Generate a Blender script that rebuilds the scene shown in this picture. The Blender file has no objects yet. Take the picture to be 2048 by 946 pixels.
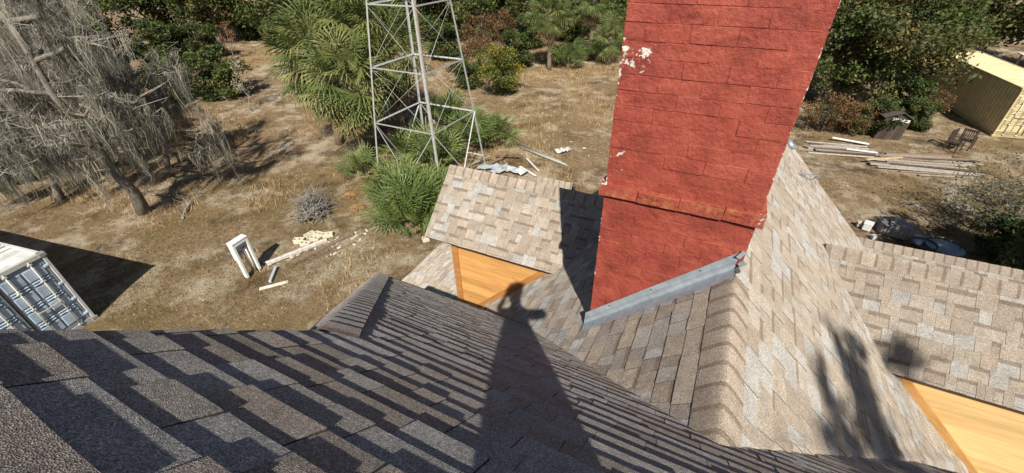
import bpy, math, random
import numpy as np
from mathutils import Vector, Matrix

# ------------------------------------------------------------------ camera, sky, sun
scene = bpy.context.scene
coll = scene.collection
CAM_H = 9.4
FOC, YAW, PITCH, ROLL = 843.3, 0.47446, 0.61476, 0.02561
_f = np.array([-math.sin(YAW)*math.cos(PITCH), math.cos(YAW)*math.cos(PITCH), -math.sin(PITCH)])
_r = np.array([math.cos(YAW), math.sin(YAW), 0.0])
_d = np.cross(_f, _r)
_r2 = math.cos(ROLL)*_r + math.sin(ROLL)*_d
_d2 = np.cross(_f, _r2)
CM = np.array([_r2, _d2, _f])
CAM = np.array([0, 0, CAM_H])
cd = bpy.data.cameras.new('camera')
cam = bpy.data.objects.new('camera', cd)
coll.objects.link(cam)
cam.matrix_world = Matrix((( _r2[0], -_d2[0], -_f[0], 0), (_r2[1], -_d2[1], -_f[1], 0),
                           (_r2[2], -_d2[2], -_f[2], CAM_H), (0, 0, 0, 1)))
cd.sensor_width = 36.0
cd.lens = FOC/2048*36
cd.clip_start = 0.01
cd.clip_end = 2000
scene.camera = cam

SUN = np.array([0.322, -0.632, 0.7065]); SUN /= np.linalg.norm(SUN)
world = bpy.data.worlds.new('World')
scene.world = world
world.use_nodes = True
wn = world.node_tree.nodes
sky = wn.new('ShaderNodeTexSky')
sky.sky_type = 'NISHITA'
sky.sun_disc = False
sky.sun_elevation = math.asin(SUN[2])
sky.sun_rotation = math.atan2(SUN[0], SUN[1])
wn['Background'].inputs['Strength'].default_value = 0.052
world.node_tree.links.new(sky.outputs[0], wn['Background'].inputs['Color'])
sd = bpy.data.lights.new('sun', 'SUN')
sd.energy = 5.0
sd.angle = math.radians(0.53)
sd.color = (1.0, 0.93, 0.82)
sun = bpy.data.objects.new('sun', sd)
coll.objects.link(sun)
sun.rotation_euler = Vector(SUN).to_track_quat('Z', 'Y').to_euler()
sun.location = (8, -20, 30)
scene.view_settings.view_transform = 'Standard'
scene.view_settings.look = 'None'
scene.view_settings.exposure = 0.45
scene.view_settings.gamma = 1.0
scene.render.film_transparent = False

rnd = random.Random(7)
R = np.random.default_rng(11)

# ------------------------------------------------------------------ helpers
def ray(x, y):
    return CM.T @ np.array([(x-1024)/FOC, (y-473)/FOC, 1.0])
def G(x, y, h=0.0):
    """point of the level h metres above the ground seen at this place of the photograph"""
    r = ray(x, y)
    return CAM + r*((h-CAM_H)/r[2])
def to_px(P):
    v = (np.asarray(P, float)-CAM) @ CM.T
    z = np.maximum(v[..., 2], 1e-3)
    return np.stack([1024+FOC*v[..., 0]/z, 473+FOC*v[..., 1]/z], -1), v[..., 2]

def empty(name, loc=(0, 0, 0), rz=0.0, parent=None):
    o = bpy.data.objects.new(name, None)
    o.empty_display_size = 0.2
    o.location = loc
    o.rotation_euler = (0, 0, rz)
    coll.objects.link(o)
    if parent: o.parent = parent
    return o
def tag(o, label=None, cat=None, group=None, kind=None):
    if label: o['label'] = label
    if cat: o['category'] = cat
    if group: o['group'] = group
    if kind: o['kind'] = kind
    return o
def mesh_np(name, V, F, mat=None, cols=None, smooth=False):
    """V (n,3), F (m,k) equal-sized faces as numpy; cols (m,3) per face"""
    V = np.asarray(V, np.float32); F = np.asarray(F, np.int32)
    me = bpy.data.meshes.new(name)
    k = F.shape[1]
    me.vertices.add(len(V)); me.vertices.foreach_set('co', V.ravel())
    me.loops.add(F.size); me.loops.foreach_set('vertex_index', F.ravel())
    me.polygons.add(len(F))
    me.polygons.foreach_set('loop_start', np.arange(0, F.size, k, dtype=np.int32))
    me.polygons.foreach_set('loop_total', np.full(len(F), k, np.int32))
    if smooth: me.polygons.foreach_set('use_smooth', np.ones(len(F), bool))
    me.update(calc_edges=True)
    if cols is not None:
        a = me.color_attributes.new('Col', 'FLOAT_COLOR', 'CORNER')
        c = np.ones((F.size, 4), np.float32)
        c[:, :3] = np.repeat(np.asarray(cols, np.float32), k, axis=0)
        a.data.foreach_set('color', c.ravel())
    if mat: me.materials.append(mat)
    return me
class MB:
    """collects faces of any size, then links them as one mesh object"""
    def __init__(s): s.v = []; s.f = []; s.c = []; s.sm = []
    def add(s, vs, fs, col=None, smooth=False):
        b = len(s.v)
        s.v += [tuple(map(float, p)) for p in vs]
        for f in fs:
            s.f.append([b+i for i in f]); s.c.append(col); s.sm.append(smooth)
        return s
    def box(s, c, size, M=None, bev=0.0, col=None):
        hx, hy, hz = [q/2 for q in size]
        if bev <= 0:
            vs = [(x, y, z) for x in (-hx, hx) for y in (-hy, hy) for z in (-hz, hz)]
            fs = [(0, 1, 3, 2), (4, 6, 7, 5), (0, 4, 5, 1), (2, 3, 7, 6), (0, 2, 6, 4), (1, 5, 7, 3)]
        else:
            b = min(bev, hx*.9, hy*.9, hz*.9)
            vs = []; idx = {}
            for sx in (-1, 1):
                for sy in (-1, 1):
                    for sz in (-1, 1):
                        for a in range(3):
                            p = [sx*(hx-b), sy*(hy-b), sz*(hz-b)]
                            p[a] = (sx*hx, sy*hy, sz*hz)[a]
                            idx[sx, sy, sz, a] = len(vs); vs.append(tuple(p))
            fs = []
            for a in range(3):
                o1, o2 = [q for q in range(3) if q != a]
                for sg in (-1, 1):
                    q = []
                    for s1, s2 in ((-1, -1), (1, -1), (1, 1), (-1, 1)):
                        k = [0, 0, 0]; k[a] = sg; k[o1] = s1; k[o2] = s2
                        q.append(idx[k[0], k[1], k[2], a])
                    if (sg > 0) == (a == 1): q = q[::-1]
                    fs.append(q)
            for a in range(3):
                o1, o2 = [q for q in range(3) if q != a]
                for s1 in (-1, 1):
                    for s2 in (-1, 1):
                        k0 = [0, 0, 0]; k1 = [0, 0, 0]
                        k0[a] = -1; k1[a] = 1; k0[o1] = k1[o1] = s1; k0[o2] = k1[o2] = s2
                        fs.append((idx[(*k0, o1)], idx[(*k1, o1)], idx[(*k1, o2)], idx[(*k0, o2)]))
            for sx in (-1, 1):
                for sy in (-1, 1):
                    for sz in (-1, 1): fs.append(tuple(idx[sx, sy, sz, a] for a in range(3)))
        c = Vector(c)
        if M is None: vs = [Vector(p)+c for p in vs]
        else: vs = [M @ Vector(p)+c for p in vs]
        return s.add(vs, fs, col)
    def bar(s, p, q, w, h=None, up=(0, 0, 1), bev=0.0, col=None):
        p = Vector(p); q = Vector(q); h = h or w
        x = (q-p); L = x.length; x.normalize()
        u = Vector(up)
        if abs(u.dot(x)) > .98: u = Vector((1, 0, 0))
        y = u.cross(x).normalized(); z = x.cross(y)
        M = Matrix((x, y, z)).transposed()
        return s.box((p+q)/2, (L, w, h), M, bev, col)
    def tube(s, pts, rad, n=8, caps=True, col=None, smooth=True):
        pts = [Vector(p) for p in pts]
        if not hasattr(rad, '__len__'): rad = [rad]*len(pts)
        b = len(s.v); ref = Vector((.13, .27, .95)); rings = []
        for i, p in enumerate(pts):
            t = (pts[min(i+1, len(pts)-1)]-pts[max(i-1, 0)])
            if t.length < 1e-9: t = Vector((0, 0, 1))
            t.normalize()
            a = ref - t*ref.dot(t)
            if a.length < .05: a = Vector((1, 0, 0)) - t*t.x
            a.normalize(); c = t.cross(a); ref = a
            for k in range(n):
                w = 2*math.pi*k/n
                s.v.append(tuple(p + (a*math.cos(w)+c*math.sin(w))*rad[i]))
        for i in range(len(pts)-1):
            for k in range(n):
                s.f.append([b+i*n+k, b+i*n+(k+1) % n, b+(i+1)*n+(k+1) % n, b+(i+1)*n+k]); s.c.append(col); s.sm.append(smooth)
        if caps:
            s.f.append([b+k for k in range(n)][::-1]); s.c.append(col); s.sm.append(False)
            e = b+(len(pts)-1)*n
            s.f.append([e+k for k in range(n)]); s.c.append(col); s.sm.append(False)
        return s
    def mesh(s, name, mat):
        me = bpy.data.meshes.new(name)
        me.from_pydata(s.v, [], s.f)
        me.polygons.foreach_set('use_smooth', s.sm)
        if any(c is not None for c in s.c):
            a = me.color_attributes.new('Col', 'FLOAT_COLOR', 'CORNER')
            out = []
            for f, c in zip(s.f, s.c):
                out += list((*(c or (.5, .5, .5)), 1.0))*len(f)
            a.data.foreach_set('color', out)
        me.update()
        if mat: me.materials.append(mat)
        return me
    def build(s, name, mat, parent=None):
        o = bpy.data.objects.new(name, s.mesh(name, mat))
        coll.objects.link(o)
        if parent:
            o.parent = parent
            o.location = -parent_loc(parent)
        return o
def parent_loc(p):
    """world position of an unrotated parent, so that parts can be written in world coordinates"""
    v = Vector((0, 0, 0))
    while p is not None:
        v += p.location; p = p.parent
    return v
def link(name, me, parent=None, M=None):
    o = bpy.data.objects.new(name, me)
    coll.objects.link(o)
    if parent: o.parent = parent
    if M is not None: o.matrix_local = M
    return o

# ------------------------------------------------------------------ materials
def new_mat(name):
    m = bpy.data.materials.new(name); m.use_nodes = True
    nt = m.node_tree; b = nt.nodes['Principled BSDF']
    return m, nt, b
def nd(nt, typ, **kw):
    n = nt.nodes.new(typ)
    for k, v in kw.items(): setattr(n, k, v)
    return n
def noise(nt, scale, detail=4, rough=.55, coord=None, dim='3D'):
    n = nd(nt, 'ShaderNodeTexNoise')
    n.inputs['Scale'].default_value = scale; n.inputs['Detail'].default_value = detail
    n.inputs['Roughness'].default_value = rough
    if coord is not None: nt.links.new(coord, n.inputs['Vector'])
    return n
def ramp(nt, src, stops):
    r = nd(nt, 'ShaderNodeValToRGB')
    e = r.color_ramp.elements
    while len(e) < len(stops): e.new(0.5)
    for i, (p, c) in enumerate(stops):
        e[i].position = p
        e[i].color = (*c, 1) if hasattr(c, '__len__') else (c, c, c, 1)
    nt.links.new(src, r.inputs[0])
    return r
def mix(nt, a, b, fac, mode='MIX'):
    m = nd(nt, 'ShaderNodeMix', data_type='RGBA', blend_type=mode)
    for key, v in ((0, fac), (6, a), (7, b)):
        if hasattr(v, 'is_output'): nt.links.new(v, m.inputs[key])
        elif key == 0: m.inputs[0].default_value = v
        else: m.inputs[key].default_value = (*v, 1) if hasattr(v, '__len__') else (v, v, v, 1)
    return m.outputs[2]
def bump(nt, b, src, strength, dist):
    n = nd(nt, 'ShaderNodeBump')
    n.inputs['Strength'].default_value = strength; n.inputs['Distance'].default_value = dist
    nt.links.new(src, n.inputs['Height']); nt.links.new(n.outputs[0], b.inputs['Normal'])
    return n
def pos(nt): return nd(nt, 'ShaderNodeNewGeometry').outputs['Position']
def simple(name, col, rough=.6, metal=0.0, var=.25, scale=8.0, bstr=.15, bdist=.004, spec=None, coord='pos'):
    m, nt, b = new_mat(name)
    p = pos(nt) if coord == 'pos' else nd(nt, 'ShaderNodeTexCoord').outputs['Object']
    n = noise(nt, scale, 6, .65, p)
    lo = [c*(1-var) for c in col]; hi = [min(1, c*(1+var)) for c in col]
    r = ramp(nt, n.outputs['Fac'], [(.3, lo), (.7, hi)])
    nt.links.new(r.outputs[0], b.inputs['Base Color'])
    b.inputs['Roughness'].default_value = rough; b.inputs['Metallic'].default_value = metal
    if spec is not None: b.inputs['Specular IOR Level'].default_value = spec
    n2 = noise(nt, scale*6, 4, .6, p)
    bump(nt, b, n2.outputs['Fac'], bstr, bdist)
    return m
def colored(name, rough=.7, var=.2, scale=20.0, bstr=.2, bdist=.003, trans=0.0, spec=.3):
    """colour comes from the piece's own colour attribute"""
    m, nt, b = new_mat(name)
    a = nd(nt, 'ShaderNodeVertexColor', layer_name='Col')
    n = noise(nt, scale, 5, .6, pos(nt))
    r = ramp(nt, n.outputs['Fac'], [(.3, 1-var), (.7, 1+var)])
    c = mix(nt, a.outputs[0], r.outputs[0], 1.0, 'MULTIPLY')
    nt.links.new(c, b.inputs['Base Color'])
    b.inputs['Roughness'].default_value = rough
    b.inputs['Specular IOR Level'].default_value = spec
    if bstr > 0: bump(nt, b, n.outputs['Fac'], bstr, bdist)
    if trans > 0:
        t = nd(nt, 'ShaderNodeBsdfTranslucent'); nt.links.new(c, t.inputs['Color'])
        ms = nd(nt, 'ShaderNodeMixShader'); ms.inputs[0].default_value = trans
        nt.links.new(b.outputs[0], ms.inputs[1]); nt.links.new(t.outputs[0], ms.inputs[2])
        nt.links.new(ms.outputs[0], nt.nodes['Material Output'].inputs['Surface'])
    return m

def shingle_material():
    m, nt, b = new_mat('asphalt_shingle')
    a = nd(nt, 'ShaderNodeVertexColor', layer_name='Col')
    p = pos(nt)
    vo = nd(nt, 'ShaderNodeTexVoronoi'); vo.inputs['Scale'].default_value = 400
    nt.links.new(p, vo.inputs['Vector'])
    sep = nd(nt, 'ShaderNodeSeparateColor'); nt.links.new(vo.outputs['Color'], sep.inputs[0])
    g = ramp(nt, sep.outputs[0], [(0, .42), (.45, .82), (.8, 1.15), (1, 1.75)])
    c = mix(nt, a.outputs[0], g.outputs[0], 1.0, 'MULTIPLY')
    n2 = noise(nt, 9, 5, .6, p)
    r2 = ramp(nt, n2.outputs['Fac'], [(.3, .84), (.7, 1.12)])
    c = mix(nt, c, r2.outputs[0], 1.0, 'MULTIPLY')
    n3 = noise(nt, 70, 3, .7, p)
    r3 = ramp(nt, n3.outputs['Fac'], [(.3, .8), (.7, 1.18)])
    c = mix(nt, c, r3.outputs[0], 1.0, 'MULTIPLY')
    nt.links.new(c, b.inputs['Base Color'])
    b.inputs['Roughness'].default_value = .85
    b.inputs['Diffuse Roughness'].default_value = 1.0
    b.inputs['Specular IOR Level'].default_value = .25
    bump(nt, b, vo.outputs['Distance'], 1.0, .0028)
    return m
def brick_material():
    m, nt, b = new_mat('red_painted_brick')
    p = pos(nt)
    n = noise(nt, 5, 7, .62, p)
    base = ramp(nt, n.outputs['Fac'], [(.28, (.20, .040, .028)), (.5, (.305, .063, .042)), (.75, (.375, .096, .062))])
    # dark wear streaks, drawn out along the courses
    mp = nd(nt, 'ShaderNodeMapping'); mp.inputs['Scale'].default_value = (3.5, 3.5, 13)
    nt.links.new(p, mp.inputs['Vector'])
    n2 = noise(nt, 1.0, 6, .7, mp.outputs[0])
    k = ramp(nt, n2.outputs['Fac'], [(.56, 0), (.70, .8)])
    c = mix(nt, base.outputs[0], (.16, .025, .020), k.outputs[0])
    n4 = noise(nt, 60, 3, .6, p)
    r4 = ramp(nt, n4.outputs['Fac'], [(.3, .88), (.7, 1.1)])
    c = mix(nt, c, r4.outputs[0], 1.0, 'MULTIPLY')
    oi = nd(nt, 'ShaderNodeObjectInfo')
    r5 = ramp(nt, oi.outputs['Random'], [(0, .95), (1, 1.04)])
    c = mix(nt, c, r5.outputs[0], 1.0, 'MULTIPLY')
    # peeled spots down to white render: near the outer corner and in one patch
    sx = nd(nt, 'ShaderNodeSeparateXYZ'); nt.links.new(p, sx.inputs[0])
    def band(out, lo, hi, soft):
        a1 = nd(nt, 'ShaderNodeMapRange', interpolation_type='SMOOTHSTEP'); a1.inputs[1].default_value = lo-soft; a1.inputs[2].default_value = lo+soft
        a2 = nd(nt, 'ShaderNodeMapRange', interpolation_type='SMOOTHSTEP'); a2.inputs[1].default_value = hi+soft; a2.inputs[2].default_value = hi-soft
        nt.links.new(out, a1.inputs[0]); nt.links.new(out, a2.inputs[0])
        q = nd(nt, 'ShaderNodeMath', operation='MULTIPLY'); nt.links.new(a1.outputs[0], q.inputs[0]); nt.links.new(a2.outputs[0], q.inputs[1])
        return q.outputs[0]
    def mul(a1, a2):
        q = nd(nt, 'ShaderNodeMath', operation='MULTIPLY')
        for i, v in enumerate((a1, a2)):
            if hasattr(v, 'is_output'): nt.links.new(v, q.inputs[i])
            else: q.inputs[i].default_value = v
        return q.outputs[0]
    def addm(a1, a2, clamp=True):
        q = nd(nt, 'ShaderNodeMath', operation='ADD', use_clamp=clamp)
        for i, v in enumerate((a1, a2)):
            if hasattr(v, 'is_output'): nt.links.new(v, q.inputs[i])
            else: q.inputs[i].default_value = v
        return q.outputs[0]
    X, Z = sx.outputs[0], sx.outputs[2]
    patch = mul(mul(band(X, -.62, -.42, .06), band(Z, 8.74, 8.90, .06)), 1.1)
    corner = mul(band(X, -.72, -.595, .014), .85)
    corner2 = mul(band(X, .358, .45, .012), .75)
    lowc = mul(band(X, -.70, -.45, .10), band(Z, 7.98, 8.3, .08))
    w = addm(addm(patch, addm(corner, corner2)), mul(lowc, .62))
    n3 = noise(nt, 34, 5, .7, p)
    n5 = noise(nt, 11, 3, .6, p)
    s = addm(mul(n3.outputs['Fac'], .55), mul(n5.outputs['Fac'], .45))
    s2 = addm(s, mul(w, .17), False)
    pk = ramp(nt, s2, [(.68, 0), (.70, 1)])
    c = mix(nt, c, (.66, .60, .54), pk.outputs[0])
    # rusty orange bloom on and just above the ledge
    led = band(Z, 7.87, 8.02, .05)
    n6 = noise(nt, 16, 6, .7, p)
    s3 = addm(n6.outputs['Fac'], mul(led, .17), False)
    rk = ramp(nt, mul(s3, led), [(.64, 0), (.80, .7)])
    c = mix(nt, c, (.40, .17, .065), rk.outputs[0])
    nt.links.new(c, b.inputs['Base Color'])
    b.inputs['Roughness'].default_value = .62
    b.inputs['Specular IOR Level'].default_value = .3
    nb = noise(nt, 55, 6, .65, p)
    n7 = noise(nt, 13, 5, .6, p)
    hsum = addm(mul(nb.outputs['Fac'], .35), addm(mul(n7.outputs['Fac'], .9), mul(pk.outputs[0], -.15), False), False)
    bump(nt, b, hsum, .8, .022)
    return m
def wood_material(name, c1, c2, axis_scale, knots=True, rough=.55):
    m, nt, b = new_mat(name)
    co = nd(nt, 'ShaderNodeTexCoord').outputs['Object']
    oi = nd(nt, 'ShaderNodeObjectInfo')
    ad = nd(nt, 'ShaderNodeVectorMath', operation='ADD'); nt.links.new(co, ad.inputs[0])
    sc = nd(nt, 'ShaderNodeVectorMath', operation='SCALE'); sc.inputs[0].default_value = (7.1, 3.3, 9.7); nt.links.new(oi.outputs['Random'], sc.inputs['Scale'])
    nt.links.new(sc.outputs[0], ad.inputs[1])
    mp = nd(nt, 'ShaderNodeMapping'); mp.inputs['Scale'].default_value = axis_scale
    nt.links.new(ad.outputs[0], mp.inputs['Vector'])
    n = noise(nt, 1.0, 6, .62, mp.outputs[0]); n.inputs['Distortion'].default_value = .8
    r = ramp(nt, n.outputs['Fac'], [(.30, c1), (.5, [(a+q)/2 for a, q in zip(c1, c2)]), (.68, c2)])
    c = r.outputs[0]
    rr = ramp(nt, oi.outputs['Random'], [(0, .80), (1, 1.12)])
    c = mix(nt, c, rr.outputs[0], 1.0, 'MULTIPLY')
    if knots:
        vo = nd(nt, 'ShaderNodeTexVoronoi'); vo.inputs['Scale'].default_value = 3.0
        mp2 = nd(nt, 'ShaderNodeMapping'); mp2.inputs['Scale'].default_value = (1.0, 1.0, 1.7)
        nt.links.new(ad.outputs[0], mp2.inputs['Vector']); nt.links.new(mp2.outputs[0], vo.inputs['Vector'])
        kk = ramp(nt, vo.outputs['Distance'], [(.02, 1), (.075, 0)])
        c = mix(nt, c, [q*.35 for q in c1], kk.outputs[0])
    nt.links.new(c, b.inputs['Base Color'])
    b.inputs['Roughness'].default_value = rough
    bump(nt, b, n.outputs['Fac'], .2, .003)
    return m
def ground_material():
    m, nt, b = new_mat('dry_ground')
    p = pos(nt)
    n1 = noise(nt, .16, 5, .6, p); n2 = noise(nt, .75, 7, .68, p); n3 = noise(nt, 5.5, 6, .7, p); n4 = noise(nt, 38, 4, .7, p)
    c = ramp(nt, n3.outputs['Fac'], [(.30, (.15, .098, .058)), (.5, (.30, .215, .13)), (.70, (.46, .35, .225))]).outputs[0]
    # greenish thin turf
    g = ramp(nt, n1.outputs['Fac'], [(.44, 0), (.58, .7)])
    c = mix(nt, c, (.225, .165, .078), g.outputs[0])
    # pale bare sand
    n2b = noise(nt, .22, 3, .5, p)
    ad0 = nd(nt, 'ShaderNodeMath', operation='MULTIPLY_ADD'); nt.links.new(n2b.outputs['Fac'], ad0.inputs[0]); ad0.inputs[1].default_value = .55; nt.links.new(n2.outputs['Fac'], ad0.inputs[2])
    s = ramp(nt, ad0.outputs[0], [(.765, 0), (.90, .85)])
    c = mix(nt, c, (.53, .45, .335), s.outputs[0])
    # dark leaf litter
    mp = nd(nt, 'ShaderNodeMapping'); mp.inputs['Location'].default_value = (17, 5, 3); nt.links.new(p, mp.inputs[0])
    n5 = noise(nt, .55, 6, .7, mp.outputs[0])
    l = ramp(nt, n5.outputs['Fac'], [(.52, 0), (.64, .8)])
    c = mix(nt, c, (.085, .052, .030), l.outputs[0])
    r4 = ramp(nt, n4.outputs['Fac'], [(.28, .55), (.5, .95), (.72, 1.45)])
    c = mix(nt, c, r4.outputs[0], 1.0, 'MULTIPLY')
    nt.links.new(c, b.inputs['Base Color'])
    b.inputs['Roughness'].default_value = .95
    b.inputs['Specular IOR Level'].default_value = .1
    ad = nd(nt, 'ShaderNodeMath', operation='ADD'); nt.links.new(n3.outputs['Fac'], ad.inputs[0]); nt.links.new(n4.outputs['Fac'], ad.inputs[1])
    bump(nt, b, ad.outputs[0], 1.0, .07)
    return m

M_SHING = shingle_material()
M_BRICK = brick_material()
M_PINE = wood_material('stained_pine', (.52, .25, .075), (.70, .40, .145), (1.6, 1.6, 16))
M_PINE2 = wood_material('pale_pine', (.62, .40, .165), (.76, .54, .26), (1.6, 1.6, 16))
M_TRIM = wood_material('trim_pine', (.40, .17, .05), (.58, .29, .095), (3, 3, 14), False)
M_TRIM2 = wood_material('trim_pine_pale', (.44, .22, .07), (.60, .34, .12), (3, 3, 14), False)
M_DECK = simple('roof_felt', (.05, .05, .055), .9)
M_WALL = simple('white_siding', (.66, .65, .61), .6, var=.08)
M_DRIP = simple('dark_drip_edge', (.03, .026, .022), .5)
M_GALV = simple('galvanised_flashing', (.37, .42, .47), .45, .4, .22, 14, .08, .002)
M_TOWER = simple('galvanised_tower_steel', (.52, .53, .52), .5, .35, .16, 7, .15, .003)
M_RUST = simple('rusty_pipe', (.20, .095, .05), .8, .2, .35, 10)
M_LEAF = colored('leaf', .6, .25, 2.5, 0, 0, .30, .25)
M_PALM = colored('palm_leaf', .48, .18, 6, 0, 0, .22, .4)
M_BARK = simple('grey_bark', (.20, .18, .15), .95, var=.4, scale=6, bstr=.8, bdist=.03)
M_PBARK = simple('palm_bark', (.20, .155, .105), .95, var=.45, scale=9, bstr=.9, bdist=.04)
M_TWIG = simple('bare_twig', (.27, .25, .215), .9, var=.4)
M_GREYTWIG = simple('grey_dead_twig', (.25, .235, .21), .9, var=.35)
M_MOSS = colored('spanish_moss', .95, .25, 3, 0, 0, .25, .1)
M_GROUND = ground_material()
M_GRASS = colored('dry_grass', .85, .25, 1.5, 0, 0, .25, .15)
M_COL = colored('painted_piece', .6, .12, 12, .2, .003)
def grimy():
    m = colored('grimy_container_paint', .55, .14, 3, .15, .004)
    nt = m.node_tree; b = nt.nodes['Principled BSDF']
    src = b.inputs['Base Color'].links[0].from_socket
    co = nd(nt, 'ShaderNodeTexCoord').outputs['Object']
    mp = nd(nt, 'ShaderNodeMapping'); mp.inputs['Scale'].default_value = (5, 5, 1.3); nt.links.new(co, mp.inputs[0])
    n = noise(nt, 1.0, 7, .7, mp.outputs[0])
    k = ramp(nt, n.outputs['Fac'], [(.60, 0), (.70, .8)])
    c = mix(nt, src, (.17, .085, .045), k.outputs[0])
    n2 = noise(nt, 2.2, 6, .7, co)
    k2 = ramp(nt, n2.outputs['Fac'], [(.5, 0), (.75, .45)])
    c = mix(nt, c, (.20, .19, .16), k2.outputs[0])
    nt.links.new(c, b.inputs['Base Color'])
    return m
M_CONT = grimy()
M_OLD = colored('weathered_wood', .85, .3, 9, .5, .006)
M_STEEL = simple('bright_steel', (.40, .40, .40), .30, .9, .1, 5)

# ------------------------------------------------------------------ ground
def ground_z(x, y):
    return .045*np.sin(x*.37+1.3)*np.cos(y*.31+.4) + .03*np.sin(x*.9+y*.7) + .02*np.sin(x*1.9-y*1.3)
gx = np.concatenate([-np.geomspace(500, 62, 10), np.linspace(-60, 30, 226), np.geomspace(32, 500, 10)])
gy = np.concatenate([-np.geomspace(500, 22, 10), np.linspace(-20, 60, 201), np.geomspace(62, 500, 10)])
XX, YY = np.meshgrid(gx, gy)
ZZ = ground_z(XX, YY)*np.clip((90-np.hypot(XX+15, YY-20))/40, 0, 1)
nx, ny = len(gx), len(gy)
ii = np.arange(nx*ny).reshape(ny, nx)
FF = np.stack([ii[:-1, :-1], ii[:-1, 1:], ii[1:, 1:], ii[1:, :-1]], -1).reshape(-1, 4)
tag(link('ground', mesh_np('ground', np.stack([XX, YY, ZZ], -1).reshape(-1, 3), FF, M_GROUND, smooth=True)), kind='structure')

# ------------------------------------------------------------------ the house
HC = (0.34, 0.0, 0.0)
house = tag(empty('house', HC), 'wooden house with tan asphalt shingle roofs, dormers and red brick chimney', 'house')
def W(x, y, z): return (x, y, CAM_H+z)

PAL_LIGHT = [(.375, .325, .268), (.395, .345, .285), (.36, .308, .25), (.41, .368, .315), (.395, .38, .355), (.345, .29, .235), (.385, .335, .277), (.355, .305, .25), (.41, .395, .37)]
PAL_DARK = [(.30, .265, .235), (.34, .315, .29), (.28, .24, .205), (.36, .355, .35), (.26, .22, .19), (.385, .38, .37), (.32, .285, .25)]
PAL_MAIN = [(.33, .30, .272), (.345, .325, .305), (.32, .28, .245), (.36, .352, .343), (.305, .265, .232), (.335, .31, .285)]
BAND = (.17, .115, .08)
pieces = []       # (area on the picture, verts, faces, face colours, roof)
CUR = ['main']
def clip_poly(P, poly):
    out = P
    n = len(poly)
    for i in range(n):
        a = poly[i]; b = poly[(i+1) % n]
        ex, ey = b[0]-a[0], b[1]-a[1]
        def side(q): return ex*(q[1]-a[1])-ey*(q[0]-a[0])
        res = []
        for j in range(len(out)):
            p, q = out[j], out[(j+1) % len(out)]
            sp, sq = side(p), side(q)
            if sp >= 0: res.append(p)
            if (sp >= 0) != (sq >= 0):
                t = sp/(sp-sq); res.append((p[0]+(q[0]-p[0])*t, p[1]+(q[1]-p[1])*t))
        out = res
        if len(out) < 3: return []
    return out
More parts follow.
